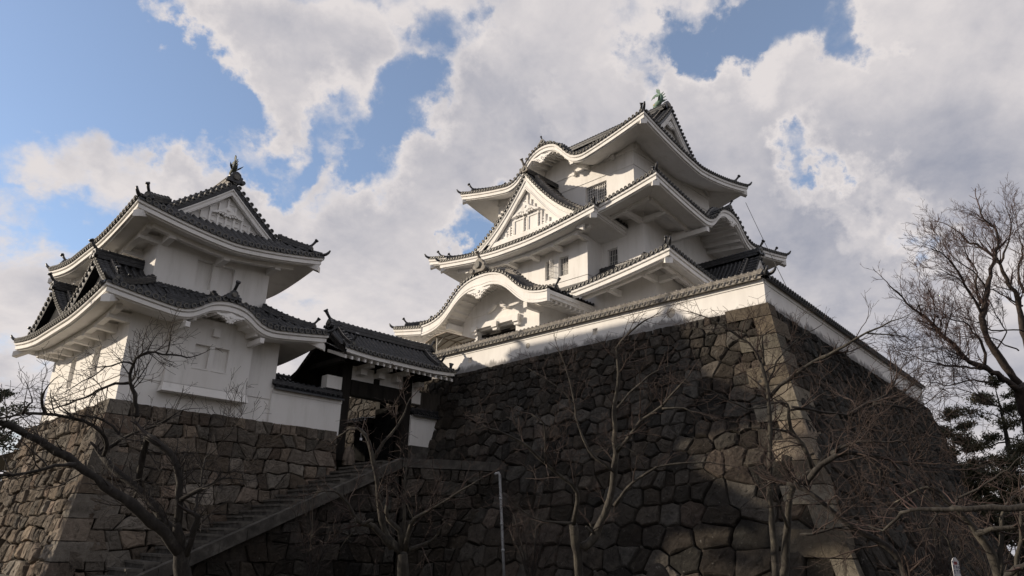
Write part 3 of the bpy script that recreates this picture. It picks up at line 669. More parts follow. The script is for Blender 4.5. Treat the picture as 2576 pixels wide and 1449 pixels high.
def build_stone_walls():
    base = thing('stone_wall', 'tall dark dry-stone base under the large white keep, sloping out to a pale squared corner', 'stone wall', (24, 12, 0))
    # sunlit side, seen obliquely in the middle of the photograph
    def PL(s, t, h):
        fx = f_keep(t); k = min(1.0, .24+.025*(11.43-t)); nn = math.hypot(1, k)
        return (KX-fx-h/nn, s, t-0.0+h*k/nn)
    mb = MB()
    size = lambda t: .50+.30*max(0, min(1, (10.8-t)/9))
    cells = stone_polys(KY-4.6, 56, -.3, 11.40, size, 11)
    cells = [([(x, min(y, top_keep(x)-.0)) for x, y in p], h) for p, h in cells if sum(q[0] for q in p)/len(p) > KY-f_keep(max(-.2, min(11.4, sum(q[1] for q in p)/len(p))))+.45]
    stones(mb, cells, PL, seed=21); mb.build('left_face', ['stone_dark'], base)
    def PR(s, t, h):
        fx = f_keep(t); k = min(1.0, .24+.025*(11.43-t)); nn = math.hypot(1, k)
        return (s, KY+(s-KX)*RW-fx-h/nn, t+h*k/nn)
    mb = MB(); cells = stone_polys(KX-4.6, 57.5, -.3, 11.40, size, 12)
    cells = [(p, h) for p, h in cells if sum(q[0] for q in p)/len(p) > KX-f_keep(max(-.2, min(11.4, sum(q[1] for q in p)/len(p))))+.45]
    stones(mb, cells, PR, seed=22, pebbles=False); mb.build('right_face', ['stone_shaded'], base)
    mb = MB(); ashlar(mb, lambda z: (KX-f_keep(z), KY-f_keep(z)), ((1, RW), (0, 1)), -.3, 11.46, .80, 1.75, .85, .15, 5)
    mb.build('corner_stones', 'stone_corner', base)
    mb = MB(); zz = np.linspace(-.4, 11.2, 14); inn = .24
    yy = np.linspace(0, 1, 12)
    mb.grid(np.array([[(KX-f_keep(z)+inn, KY-f_keep(z)+inn+u*(56-KY), z) for u in yy] for z in zz]), 0, True)
    mb.grid(np.array([[(KX-f_keep(z)+inn+u*(57-KX), KY-f_keep(z)+inn+u*(57-KX)*RW, z) for u in yy] for z in zz]), 0, True)
    mb.grid(np.array([[(57.2+f_keep(z)*.6, KY+29*RW-f_keep(z)*.9+u*40, z) for u in yy] for z in zz]), 0, True)
    mb.build('earth_core', 'joint', base)
    # turret base
    tb = thing('stone_wall', 'lower pale stone base carrying the small corner turret, its left side in the sun', 'stone wall', (9, 32, 0))
    TX, TY = 9.42, 32.62
    def TF(s, t, h): return (s, TY-f_tur(t)-h, t+h*.2)
    def TL(s, t, h): return (TX-f_tur(t)-h, s, t+h*.2)
    sz = lambda t: .60+.14*max(0, (6-t)/6)
    mb = MB(); cells = stone_cells(TX-1.5, 20.35, -.3, 6.93, sz, 31, jit=.2)
    cells = [(p, h) for p, h in cells if sum(q[0] for q in p)/len(p) > TX-f_tur(max(-.2, min(6.9, sum(q[1] for q in p)/len(p))))+.3]
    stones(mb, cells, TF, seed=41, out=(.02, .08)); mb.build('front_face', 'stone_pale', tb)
    mb = MB(); cells = stone_cells(TY-1.5, 46, -.3, 6.93, lambda t: .55+.1*max(0, (6-t)/6), 32, jit=.2)
    cells = [(p, h) for p, h in cells if sum(q[0] for q in p)/len(p) > TY-f_tur(max(-.2, min(6.9, sum(q[1] for q in p)/len(p))))+.3]
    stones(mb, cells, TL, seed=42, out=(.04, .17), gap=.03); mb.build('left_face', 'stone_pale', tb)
    mb = MB(); ashlar(mb, lambda z: (TX-f_tur(z), TY-f_tur(z)), ((1, 0), (0, 1)), -.3, 6.98, .86, 1.75, .85, .06, 6); mb.build('corner_stones', 'stone_pale', tb)
    mb = MB(); zz = np.linspace(-.4, 6.8, 10); inn = .22
    mb.grid(np.array([[(TX-f_tur(z)+inn+u*(20.2-TX), TY-f_tur(z)+inn, z) for u in yy] for z in zz]), 0, True)
    mb.grid(np.array([[(TX-f_tur(z)+inn, TY-f_tur(z)+inn+u*13.2, z) for u in yy] for z in zz]), 0, True)
    mb.add([(TX+.2, TY+.2, 6.82), (20.3, TY+.2, 6.82), (20.3, 46, 6.82), (TX+.2, 46, 6.82)], [(0, 1, 2, 3)], 0)
    mb.add([(20.3, TY+.2, 0), (20.3, 44, 0), (20.3, 44, 6.82), (20.3, TY+.2, 6.82)], [(0, 1, 2, 3)], 0)
    mb.build('earth_core', 'joint', tb)
build_stone_walls()

# ------------------------------------------------------------------ stairs and landing
def build_stairs():
    st = thing('stone_staircase', 'straight flight of worn stone steps climbing beside the turret base to the gate', 'staircase', (10.5, 29.5, 0))
    g = random.Random(4); n = 21; x0, x1, zt = 9.6, 21.6, 5.4; mb = MB()
    for i in range(n):
        a = x0+(x1-x0)*i/n; z = zt*(i+1)/n-.06; x = a
        y = 29.42
        while y < 32.2:
            w = g.uniform(.7, 1.3); e = min(y+w, 32.3); dz = g.uniform(-.015, .015); dx = g.uniform(-.02, .02)
            mb.box(a+dx+.05, y+.006, z-.75, a+(x1-x0)/n+.12, e-.006, z+dz-.09, 0, .15); mb.box(a+dx, y+.006, z-.088+dz, a+(x1-x0)/n+.1, e-.006, z+dz, 1, g.random()); y = e
    mb.build('steps', ('stair_stone', 'tread_stone'), st)
    mb = MB(); mb.hexa([(x0+.3, 29.5, -.4), (x1, 29.5, -.4), (x1, 33.2, -.4), (x0+.3, 33.2, -.4), (x0+.3, 29.5, -.5), (x1, 29.5, zt-.8), (x1, 33.2, zt-.8), (x0+.3, 33.2, -.5)]); mb.build('core', 'joint', st)
    mb = MB(); m = 11; k = (5.50-.02)/(22.0-10.1)                # sloping kerb of long slabs
    for i in range(m):
        a, b = 10.1+(22.0-10.1)*i/m, 10.1+(22.0-10.1)*(i+1)/m-.015; za, zb = .02+(a-10.1)*k, .02+(b-10.1)*k; e = g.uniform(-.02, .02)
        mb.hexa([(a, 28.98+e, za-.48), (b, 28.98+e, zb-.48), (b, 29.41, zb-.48), (a, 29.41, za-.48), (a, 29.0+e, za+.02), (b, 29.0+e, zb+.02), (b, 29.41, zb+.02), (a, 29.41, za+.02)], 0, g.random())
    mb.build('kerb', 'stair_stone', st)
    mb = MB(); cells = stone_cells(10.4, 22, -.3, 5.3, lambda t: .55, 51)
    cells = [(p, h) for p, h in cells if all(q[1] < (q[0]-10.1)*k-.38 for q in p)]
    stones(mb, cells, lambda s, t, h: (s, 29.16-h, t), seed=52, out=(.02, .07)); mb.add([(10.2, 29.3, -.3), (21.9, 29.3, -.3), (21.9, 29.3, 4.9)], [(0, 1, 2)], 0); mb.build('side_wall', 'stone_dark', st)
    ld = thing('stone_landing', 'dark stone landing before the gate, edged with long flat slabs above rough masonry', 'landing', (24, 29, 0))
    A = V3(22.0, 29.0, 0); B = V3(27.0, 25.95, 0); dv = (B-A)/np.linalg.norm(B-A); nv = V3(dv[1], -dv[0], 0); Ln = np.linalg.norm(B-A)
    mb = MB(); cells = stone_cells(0, Ln, -.3, 5.05, lambda t: .6, 61)
    stones(mb, cells, lambda s, t, h: tuple(A+dv*s+nv*h+V3(0, 0, t)), seed=62, out=(.03, .09)); 
    mb.add([tuple(A-nv*.16+V3(0, 0, -.3)), tuple(B-nv*.16+V3(0, 0, -.3)), tuple(B-nv*.16+V3(0, 0, 5.05)), tuple(A-nv*.16+V3(0, 0, 5.05))], [(0, 1, 2, 3)], 0); mb.build('masonry', 'stone_dark', ld)
    mb = MB(); q = 4
    for i in range(q):
        a, b = A+dv*(Ln*i/q), A+dv*(Ln*(i+1)/q-.02); e = g.uniform(-.02, .02)
        mb.hexa([tuple(p+V3(0, 0, z)) for z in (5.06, 5.5+e) for p in (a+nv*.08, b+nv*.08, b-nv*.5, a-nv*.5)], 0, g.random())
    mb.build('edge_slabs', 'stair_stone', ld)
    mb = MB(); mb.add([(21.6, 29.4, 5.44), (22.2, 29.3, 5.44), (27.0, 26.5, 5.44), (27.4, 32.95, 5.44), (20.2, 32.95, 5.44), (20.2, 32.0, 5.44), (21.6, 32.0, 5.44)], [tuple(range(7))], 0); mb.build('paving', 'stair_stone', ld)
build_stairs()
# ------------------------------------------------------------------ buildings
def box_wall(mb, x0, y0, x1, y1, z0, z1, holesL=(), holesF=(), depth=.2, backmat=0):
    wall_face(mb, (x0, y1), (0, -1), (1, 0), y1-y0, z0, z1, holesL, depth, backmat)
    wall_face(mb, (x0, y0), (1, 0), (0, 1), x1-x0, z0, z1, holesF, depth, backmat)
    wall_face(mb, (x1, y0), (0, 1), (-1, 0), y1-y0, z0, z1)
    wall_face(mb, (x1, y1), (-1, 0), (0, -1), x1-x0, z0, z1)
def barred_window(par, x, y0, y1, z0, z1, nv, nh, name='window', depth=.2, label=None, frame=.045, barw=.024, sash=None):
    """window in a face looking towards -x; y0<y1"""
    mb = MB(); X = x+depth-.02
    mb.add([(X, y0, z0), (X, y1, z0), (X, y1, z1), (X, y0, z1)], [(0, 1, 2, 3)], 0); w = mb.build(name, 'pane', par)
    if label: w['label'] = label
    mb = MB(); xf = X-.06
    for a, b in ((y0, y0+frame), (y1-frame, y1)): mb.box(xf-.02, a, z0, xf+.03, b, z1)
    for a, b in ((z0, z0+frame), (z1-frame, z1)): mb.box(xf-.03, y0+frame, a, xf+.05, y1-frame, b)
    for i in range(1, nv): c = y0+(y1-y0)*i/nv; mb.box(xf-.02, c-barw/2, z0+frame, xf+.02, c+barw/2, z1-frame)
    for i in range(1, nh): c = z0+(z1-z0)*i/nh; mb.box(xf-.012, y0+frame, c-barw*.35, xf+.012, y1-frame, c+barw*.35)
    mb.build('bars', 'plaster', w); return w
def fish(par, p, d, s, mat, name='ridge_fish', eye=True):
    """roof-ridge fish standing on its head, tail in the air; d is where the head looks"""
    p = V3(*p); d = V3(d[0], d[1], 0); up = V3(0, 0, 1); sd = V3(-d[1], d[0], 0); Q = lambda f, z, x=0: p+(d*f+up*z+sd*x)*s
    mb = MB()
    C = [(.78, .10), (.60, .20), (.36, .33), (.10, .48), (-.10, .72), (-.14, 1.0), (-.04, 1.26), (.10, 1.46)]
    mb.tube([Q(*c) for c in C], [r*s for r in (.10, .19, .27, .30, .27, .21, .15, .09)], 10, 0, flat=.85, flatdir=tuple(sd))
    mb.tube([Q(.86, .02), Q(.6, .06), Q(.3, .10)], [.05*s, .15*s, .2*s], 8, 0)                      # lower jaw
    def fin(pts, th=.05): mb.prism([Q(f, z, -th/2) for f, z in pts], sd*th*s, 0)
    fin([(.0, 1.30), (.12, 1.42), (.30, 1.62), (.36, 1.86), (.30, 2.12), (.20, 1.92), (.14, 2.08), (.06, 1.82), (-.02, 1.9), (-.06, 1.6), (-.1, 1.38)])   # tail, upright blade
    fin([(.05, 1.34), (.30, 1.52), (.56, 1.50), (.80, 1.34), (.95, 1.10), (.72, 1.22), (.66, 1.12), (.50, 1.28), (.34, 1.22), (.16, 1.22)])                  # tail, drooping blade
    for f, z, a, b in ((-.36, 1.05, -.62, 1.18), (-.28, 1.22, -.46, 1.44), (-.40, .80, -.70, .84), (-.36, .56, -.62, .48)):
        fin([(f+.2, z-.1), (f+.2, z+.12), (a, b)], .06)
    for k in (-1, 1):
        mb.prism([Q(.1, .5, k*.24), Q(-.2, .62, k*.25), Q(-.42, .9, k*.62), Q(-.12, .72, k*.5)], up*.05*s, 0)
        for f, z in ((.70, .30), (.56, .38), (.42, .46)): mb.prism([Q(f+.07, z, k*.08), Q(f-.07, z, k*.08), Q(f-.04, z+.17, k*.12)], sd*.03*s, 0)
    o = mb.build(name, mat, par)
    if eye:
        mb = MB()
        for k in (-1, 1): mb.tube([Q(.56, .32, k*.12), Q(.57, .33, k*.20)], .06*s, 8)
        mb.build('eye', 'gilding', o)
    return o
def wall_skirt_ridge(par, x0, y0, x1, y1, z, keys=('left', 'front')):
    for k in keys:
        pts = {'left': [(x0-.14, y0-.2, z), (x0-.14, (y0+y1)/2, z), (x0-.14, y1+.2, z)], 'front': [(x0-.2, y0-.14, z), ((x0+x1)/2, y0-.14, z), (x1+.2, y0-.14, z)]}[k]
        ridge('wall_ridge', par, pts, .3, .3)

def build_keep():
    K = thing('castle_keep', 'three-storey white plastered castle keep with sweeping grey tiled roofs, on the tall stone base', 'castle keep', (44, 33, 11.2))
    YC = 33.0
    # ---- storeys
    mb = MB(); box_wall(mb, 35.3, 22.5, 53.1, 43.5, 11.2, 17.95); mb.build('storey_wall', 'plaster', K)
    mb = MB(); wy = 43.0-25.5
    box_wall(mb, 38.16, 25.05, 50.3, 41.0, 17.3, 24.6, [(41.0-28.19, 41.0-27.30, 20.10, 21.49)], depth=.26); mb.build('storey_wall', 'plaster', K)
    mb = MB(); BX, by0, by1 = 36.58, 28.75, 40.0; BL = by1-by0
    hb = [(by1-h1, by1-h0, a, b) for h0, h1, a, b in ((30.49, 31.38, 19.80, 21.26), (31.92, 32.72, 19.80, 21.26))]
    wall_face(mb, (BX, by1), (0, -1), (1, 0), BL, 19.37, 23.0, hb, .26); wall_face(mb, (BX, by0), (1, 0), (0, 1), 1.63, 19.37, 23.0); wall_face(mb, (38.21, by1), (-1, 0), (0, -1), 1.63, 19.37, 23.0)
    q = .05; wall_face(mb, (BX+q, by1-q), (0, -1), (1, 0), BL-2*q, 17.5, 19.37); wall_face(mb, (BX+q, by0+q), (1, 0), (0, 1), 1.6, 17.5, 19.37)
    mb.add([(BX, by1, 19.37), (38.16, by1, 19.37), (38.16, by0, 19.37), (BX, by0, 19.37)], [(0, 1, 2, 3)])
    mb.build('bay_wall', 'plaster', K)
    mb = MB(); T0, T1, t0, t1 = 38.6, 49.4, 25.96, 39.95; zl = 27.83
    ht = [(t1-30.47, t1-28.46, 25.98, 27.43)]
    wall_face(mb, (T0+.05, t1-.05), (0, -1), (1, 0), t1-t0-.1, 24.0, zl, [(a-.05, b-.05, c, d) for a, b, c, d in ht], .28)
    wall_face(mb, (T0, t1), (0, -1), (1, 0), t1-t0, zl, 29.85); wall_face(mb, (T0+.05, t0+.05), (1, 0), (0, 1), T1-T0-.1, 24, zl); wall_face(mb, (T0, t0), (1, 0), (0, 1), T1-T0, zl, 29.85)
    wall_face(mb, (T1, t0), (0, 1), (-1, 0), t1-t0, 24, 29.85); wall_face(mb, (T1, t1), (-1, 0), (0, -1), T1-T0, 24, 29.85)
    mb.add([(T0, t0, zl), (T1, t0, zl), (T1, t1, zl), (T0, t1, zl)], [(0, 1, 2, 3)])
    # ledge and stub brackets under the eaves of the top storey
    mb.box(T0-.06, t0-.06, 28.95, T0, t1+.06, 29.15); mb.box(T0, t0-.06, 28.95, T1, t0, 29.15)
    for y in (27.7, 31.4, 34.4, 37.6): mb.box(T0-.28, y-.12, 28.75, T0-.063, y+.12, 29.2)
    mb.build('storey_wall', 'plaster', K)
    # ---- windows
    barred_window(K, 38.16, 27.30, 28.19, 20.10, 21.49, 6, 3, depth=.26, label='barred window in the shaded wall beside the projecting bay')
    barred_window(K, BX, 30.49, 31.38, 19.80, 21.26, 6, 3, depth=.26, label='barred window of the bay, nearer its right corner')
    w = barred_window(K, BX, 31.92, 32.72, 19.80, 21.26, 6, 3, depth=.26, label='barred window of the bay with one casement swung open')
    mb = MB()
    for yy in (0, .15, .30, .43): mb.box(BX-.45+yy, 31.88, 19.82, BX-.45+yy+.035, 31.91, 21.24)
    for zz in (19.82, 20.28, 20.74, 21.2): mb.box(BX-.45, 31.885, zz, BX+.02, 31.905, zz+.04)
    mb.build('casement', 'plaster', w)
    barred_window(K, 38.65, 28.46, 29.46, 25.98, 27.43, 6, 6, depth=.28, label='latticed top-floor sash, its right half', barw=.04)
    barred_window(K, 38.71, 29.48, 30.47, 25.98, 27.43, 6, 6, depth=.22, label='latticed top-floor sash, its left half', barw=.04)
    # ---- first roof
    S1 = rect_sides(33, 20, 55.4, 46, W=5.1, ze=16.86, rise=3.15, lift=1.05, liftR=9.0, pitch=.32, pa=.75)
    mb = MB(); L = S1['left']; 
    L.tiles(mb, hi=46-39.3); L.tiles(mb, lo=46-27.6)
    for k in ('front', 'right', 'back'): S1[k].tiles(mb)
    # upper part of the left slope behind the porch roof
    rr = [L.pt(np.linspace(6.6, 18.6, 20), np.full(20, w), L.z(np.linspace(6.6, 18.6, 20), np.full(20, w))) for w in (2.0, 3.0, 4.1, 5.1)]; mb.grid(np.array(rr), 0)
    r1 = mb.build('roof', ('tile', 'tile_rim'), K)
    mb = MB(); L.eaves(mb, 2.35, ss=.43, hi=46-39.2, beam=.5, arms=2.4); L.eaves(mb, 2.35, ss=.43, lo=46-27.3, beam=.5, arms=2.4)
    for k in ('front', 'right', 'back'): S1[k].eaves(mb, 2.35, ss=.43, beam=.5 if k == 'front' else None, arms=2.4)
    for c in ((33.05, 20.05, -1, -1), (33.05, 45.95, -1, 1), (55.35, 20.05, 1, -1)): corner_beam(mb, (c[0]-c[2]*.14, c[1]-c[3]*.14), (c[2], c[3]), 17.24)
    mb.build('eaves', 'plaster', r1)
    hips(r1, S1, 33, 20, 55.4, 46, 5.1)
    ridge('wall_ridge', r1, [(38.0, 24.8, 19.85), (38.0, 26.5, 19.85), (38.0, 28.7, 19.85)], .3, .3); ridge('wall_ridge', r1, [(37.9, 24.89, 19.85), (44, 24.89, 19.85), (50.4, 24.89, 19.85)], .3, .3)
    # ---- first roof, gable over the shaded side
    gx, gy = 44.2, 19.75; Bg, Hg = 4.3, 4.1
    cg = lambda a, B=Bg, H=Hg, z0=16.6: z0+H*sag(1-np.abs(a)/B)
    G = Gable((gx, gy), (1, 0), (0, 1), Bg, cg, 5.8)
    mb = MB(); G.tiles(mb, drop=.4); g = mb.build('gable_roof', ('tile', 'tile_rim'), K); g['label'] = 'small dark tiled gable on the shaded side of the lowest roof'
    mb = MB(); G.board(mb, .36, off=.38); mb.build('barge_board', 'plaster', g); mb = MB(); G.wall(mb, .4, 16.7, inset=.4); mb.build('gable_wall', 'plaster', g)
    zt = float(cg(np.array(0.))); ridge('ridge', g, [(gx, gy-.05, zt), (gx, gy+3, zt), (gx, gy+5.7, zt)], .42, .55); oni(g, (gx, gy+.0, zt+.02), (0, -1), .8, .7); G.kudari(g)
    # ---- porch with its great undulating gable
    px, Bp = 30.6, 6.05
    def cp(a):
        t = (1+np.cos(math.pi*np.clip(np.abs(a)/Bp, 0, 1)))/2; return 16.42+2.42*(t-.07*np.sin(2*math.pi*t))
    PG = Gable((px, 33.25), (0, -1), (1, 0), Bp, cp, 7.2)
    mb = MB(); PG.tiles(mb, pitch=.31, verge=.7); p = mb.build('porch_roof', ('tile', 'tile_rim'), K); p['label'] = 'tiled porch roof with a great undulating gable'
    mb = MB(); PG.board(mb, .88, grow=-.08, n=61, dep=.2, cusp=-.12); mb.build('barge_board', 'plaster', p)
    mb = MB()                                             # vaulted soffit with curved ribs
    a = np.linspace(-Bp+.05, Bp-.05, 50); so_ = lambda a: cp(a)-.62
    mb.grid(np.array([PG.pt(a, np.full(50, w), so_(a)) for w in (.2, .8, 1.4, 1.98)]), 0)
    for x in np.arange(-Bp+.3, Bp-.2, .38):
        z = float(so_(np.array(x))); q0, q1 = PG.pt(np.array(x), np.array(.24), np.array(z)), PG.pt(np.array(x), np.array(1.94), np.array(z))
        mb.hexa([tuple(v) for v in (q0+V3(0, -.06, -.12), q0+V3(0, .06, -.12), q1+V3(0, .06, -.12), q1+V3(0, -.06, -.12), q0+V3(0, -.06, .1), q0+V3(0, .06, .1), q1+V3(0, .06, .1), q1+V3(0, -.06, .1))])
    for sd in (-1, 1):                                    # side eaves with rafter ends
        y = 33.25-sd*Bp; i = sd
        for z0, z1, o in ((16.05, 16.30, 0.0), (15.84, 16.05, .10)): mb.box(px+.25, min(y+o*i, y+(o+.28)*i), z0, px+6.2, max(y+o*i, y+(o+.28)*i), z1)
        for k in range(12): mb.box(px+.55+k*.46, min(y+.2*i, y+.6*i), 15.66, px+.70+k*.46, max(y+.2*i, y+.6*i), 15.86)
        mb.add([(px+.25, y+.1*i, 15.84), (px+6.2, y+.1*i, 15.84), (px+6.2, 33.25-sd*3.6, 16.3), (px+.25, 33.25-sd*3.6, 16.3)], [(0, 1, 2, 3)])
        for yy in (3.75,): mb.box(px+.5, 33.25-sd*yy-.16, 15.72, px+2.0, 33.25-sd*yy+.16, 16.12)
    mb.build('eaves', 'plaster', p)
    pendant(p, (px+.02, 33.25, 17.72), (0, -1), (-1, 0), .80, drop=.10)
    PG.kudari(p, .98, .10, .97, .5, .46, s_=.62, rod=.6, mats=('tile_weathered', 'tile'))
    zt = float(cp(np.array(0.))); ridge('ridge', p, [(px+.05, 33.25, zt+.02), (px+3, 33.25, zt+.02), (px+7, 33.25, zt+.02)], .5, .4)
    oni(p, (px+.06, 33.25, zt+.04), (-1, 0), 1.4, .85, mats=('tile_weathered', 'tile_rim'))
    mb = MB(); X = 32.5; y1, y0 = 37.0, 29.55
    door = (y1-35.2, y1-31.65, 11.2, 15.5)
    wall_face(mb, (X, y1), (0, -1), (1, 0), y1-y0, 11.2, 16.62, [door], .7, 1)
    wall_face(mb, (X, y0), (1, 0), (0, 1), 4, 11.2, 16.62); wall_face(mb, (X+4, y1), (-1, 0), (0, -1), 4, 11.2, 16.62)
    a = np.linspace(-3.7, 3.75, 31); mb.grid(np.array([PG.pt(a, np.full(31, 1.86), np.full(31, 16.62)), PG.pt(a, np.full(31, 1.86), np.maximum(cp(a)-.5, 16.62))]), 0, False)
    mb.add([(X-.04, y1, 16.62), (X-.04, y0, 16.62), (X+.2, y0, 16.62), (X+.2, y1, 16.62)], [(0, 1, 2, 3)])
    t = np.linspace(0, 1, 9)                                 # frog-leg strut in the tympanum
    for k in (-1, 1): mb.tube([(X-.16, 33.25+k*(.25+.75*u*u), 17.15-.5*u) for u in t], [.20-.08*u for u in t], 6)
    wl = mb.build('porch_wall', ('plaster', 'black_void'), K)
    mb = MB(); mb.box(X-.26, 31.25, 15.62, X, 35.5, 15.98)
    for y in (31.35, 33.35, 35.35): mb.box(X-.42, y-.24, 15.42, X-.262, y+.24, 15.80); mb.box(X-.30, y-.20, 15.22, X-.003, y+.20, 15.42)
    mb.box(X-.14, 35.2, 11.2, X+.02, 35.52, 15.4); mb.build('door_lintel', 'plaster', wl)
    mb = MB(); mb.box(X+.3, 31.7, 14.75, X+.42, 35.15, 14.95); mb.box(X+.24, 31.66, 15.15, X+.36, 35.19, 15.28); mb.box(X+.35, 34.7, 11.2, X+.47, 34.85, 14.75); mb.build('door_frame', 'dark_wood', wl)
    mb = MB(); mb.box(X+.46, 31.7, 14.98, X+.50, 35.15, 15.16); mb.build('transom', 'grey_wood', wl)
    # ---- second roof
    S2 = rect_sides(34.8, 21.73, 53.7, 44.3, W=3.9, ze=22.86, rise=2.4, lift=1.3, liftR=9.2, pitch=.32)
    F2 = S2['front']; F2.b = (44.4-34.8, 3.7, 1.95); L2 = S2['left']
    mb = MB(); L2.tiles(mb, hi=44.3-42.1); L2.tiles(mb, lo=44.3-26.7)
    for k in ('front', 'right', 'back'): S2[k].tiles(mb)
    aa = np.linspace(2.1, 17.7, 24); mb.grid(np.array([L2.pt(aa, np.full(24, w), L2.z(aa, np.full(24, w))) for w in (.8, 1.8, 2.8, 3.9)]), 0)
    r2 = mb.build('roof', ('tile', 'tile_rim'), K)
    mb = MB(); L2.eaves(mb, 3.36, ss=.19, hi=44.3-42.0, beam=.45, arms=2.6); L2.eaves(mb, 3.36, ss=.19, lo=44.3-26.8, beam=.45, arms=2.6)
    F2.eaves(mb, 3.32, ss=.19, th=1.1, beam=.5, arms=3.0); S2['right'].eaves(mb, 3.4, ss=.19); S2['back'].eaves(mb, 3.3, ss=.19)
    for c in ((34.8, 21.73, -1, -1), (34.8, 44.3, -1, 1), (53.7, 21.73, 1, -1)): corner_beam(mb, (c[0]-c[2]*.14, c[1]-c[3]*.14), (c[2], c[3]), 23.50, back=3.6)
    for k in (-1, 1): mb.box(44.4+k*3.3-.16, 21.8, 22.05, 44.4+k*3.3+.16, 25.05, 22.38)
    mb.build('eaves', 'plaster', r2)
    hips(r2, S2, 34.8, 21.73, 53.7, 44.3, 3.9)
    pendant(r2, (44.4, 21.75, 24.05), (1, 0), (0, -1), .62, drop=.12)
    def kara_ridge(par, sl, cfrac=.9, w=.8, rod=.5, crest=True):
        c, B, H = sl.b
        for sd in (-1, 1):
            a = c+sd*np.linspace(.25, B*cfrac, 12); ridge('descending_ridge', par, sl.pt(a, np.full(12, w), sl.z(a, np.full(12, w))+.02), .34, .34)
            oni(par, sl.pt(np.array(a[-1]), np.array(w), sl.z(np.array(a[-1]), np.array(w))), sl.A*sd, .5, rod)
        if crest:
            ww = np.linspace(.05, 3.4, 8); ac = np.full(8, c); ridge('ridge', par, sl.pt(ac, ww, sl.z(ac, ww)+.02), .38, .40)
            oni(par, sl.pt(np.array(c), np.array(.0), sl.z(np.array(c), np.array(0.))+.03), -sl.Wd, .62, rod*.9)
    kara_ridge(r2, F2)
    ridge('wall_ridge', r2, [(38.46, 25.7, 25.2), (38.46, 33, 25.2), (38.46, 40.1, 25.2)], .3, .3)
    # ---- bay roof and its big gable
    SB = Slope((34.38, 42.4), (0, -1), (1, 0), 16.0, 4.6, 22.50, 2.3, lift=.75, liftR=7.0, pitch=.32)
    SBr = Slope((34.38, 26.4), (1, 0), (0, 1), 4.6, 2.4, 22.50, 2.3, Wm=4.6, lift=.75, liftR=7.0, pitch=.32, ends=(1, 0)); SBr.lift = lambda a: .75*np.clip(1-np.asarray(a, float)/7.0, 0, 1)**1.5
    SBl = Slope((39.0, 42.4), (-1, 0), (0, -1), 4.6, 2.4, 22.50, 2.3, Wm=4.6, pitch=.32, ends=(0, 1)); SBl.lift = lambda a: .75*np.clip(1-(4.6-np.asarray(a, float))/7.0, 0, 1)**1.5
    mb = MB(); SB.tiles(mb); SBr.tiles(mb); SBl.tiles(mb); rb = mb.build('bay_roof', ('tile', 'tile_rim'), K)
    mb = MB(); SB.eaves(mb, 2.25, ss=.0, beam=.5, arms=2.3); SBr.eaves(mb, 2.4, ss=.0); SBl.eaves(mb, 2.4, ss=.0)
    corner_beam(mb, (34.52, 26.54), (-1, -1), 22.58); corner_beam(mb, (34.52, 42.26), (-1, 1), 22.58); mb.build('eaves', 'plaster', rb)
    SBf = {'front': SB}; hips(rb, {'front': Slope((34.38, 26.4), (1, 0), (0, 1), 16, 4.6, 22.5, 2.3, lift=.75, liftR=7.0)}, 34.38, 26.4, 60, 42.4, 2.3, keys='ad', s=.55, rod=.55)
    yb, Bb, Hb = 33.35, 5.55, 5.05
    cb = lambda a: 23.25+Hb*sag(1-np.abs(a)/Bb)
    GB = Gable((34.95, yb), (0, -1), (1, 0), Bb, cb, 4.5)
    mb = MB(); GB.tiles(mb, drop=.5); gb = mb.build('gable_roof', ('tile', 'tile_rim'), K); gb['label'] = 'big triangular gable roof above the projecting bay'
    mb = MB(); GB.board(mb, .62, grow=.40, cusp=-.25, off=.48); mb.build('barge_board', 'plaster', gb)
    mb = MB(); GB.wall(mb, .36, 23.15, inset=.5)
    xw = 34.95+.36                                           # lattice, two blind shutters and a sill across the tympanum
    mb.box(xw-.30, yb-4.9, 23.10, xw, yb+4.9, 23.44); mb.box(xw-.14, yb-4.0, 23.44, xw, yb+4.0, 23.60)
    for k in range(-9, 10):
        y = yb+k*.36; zt = float(cb(np.array(abs(k*.36)+.2)))-1.5
        if zt > 23.75: mb.box(xw-.12, y-.075, 23.6, xw, y+.075, zt); 
        for j in range(int((zt-23.7)/.22)): mb.box(xw-.08, y+.075, 23.68+j*.22, xw, y+.285, 23.78+j*.22)
    for s_ in (-1, 1):
        y = yb+s_*.72
        mb.box(xw-.15, y-.50, 23.60, xw, y+.50, 24.62); mb.box(xw-.22, y-.56, 24.62, xw, y+.56, 24.74)
        for e in (-.50, .42): mb.box(xw-.22, y+e, 23.60, xw-.153, y+e+.08, 24.62)
    mb.build('gable_wall', 'plaster', gb)
    pendant(gb, (xw-.22, yb, 25.75), (0, -1), (-1, 0), .95, drop=.62)
    zt = float(cb(np.array(0.))); ridge('ridge', gb, [(34.95, yb, zt), (37, yb, zt), (39.4, yb, zt)], .45, .5); oni(gb, (34.93, yb, zt+.02), (-1, 0), .8, .8, mats=('tile_weathered', 'tile_rim'))
    GB.kudari(gb, .95, .07, .93, .55, .55, s_=.6, rod=.6, mats=('tile_weathered', 'tile'))
    # ---- top roof
    x0, y0, x1, y1 = 36.4, 23.45, 51.6, 42.45; Wm = 7.6; HW = 2.55
    kw = dict(ze=28.82, rise=6.35, Wm=Wm, lift=1.42, liftR=7.8, pitch=.32)
    LT = Slope((x0, y1), (0, -1), (1, 0), y1-y0, Wm, hipW=HW, gap=-.25+1.2, bump=(y1-32.9, 4.2, 2.42), **kw)
    RT = Slope((x1, y0), (0, 1), (-1, 0), y1-y0, Wm, hipW=HW, gap=-.25+1.2, **kw)
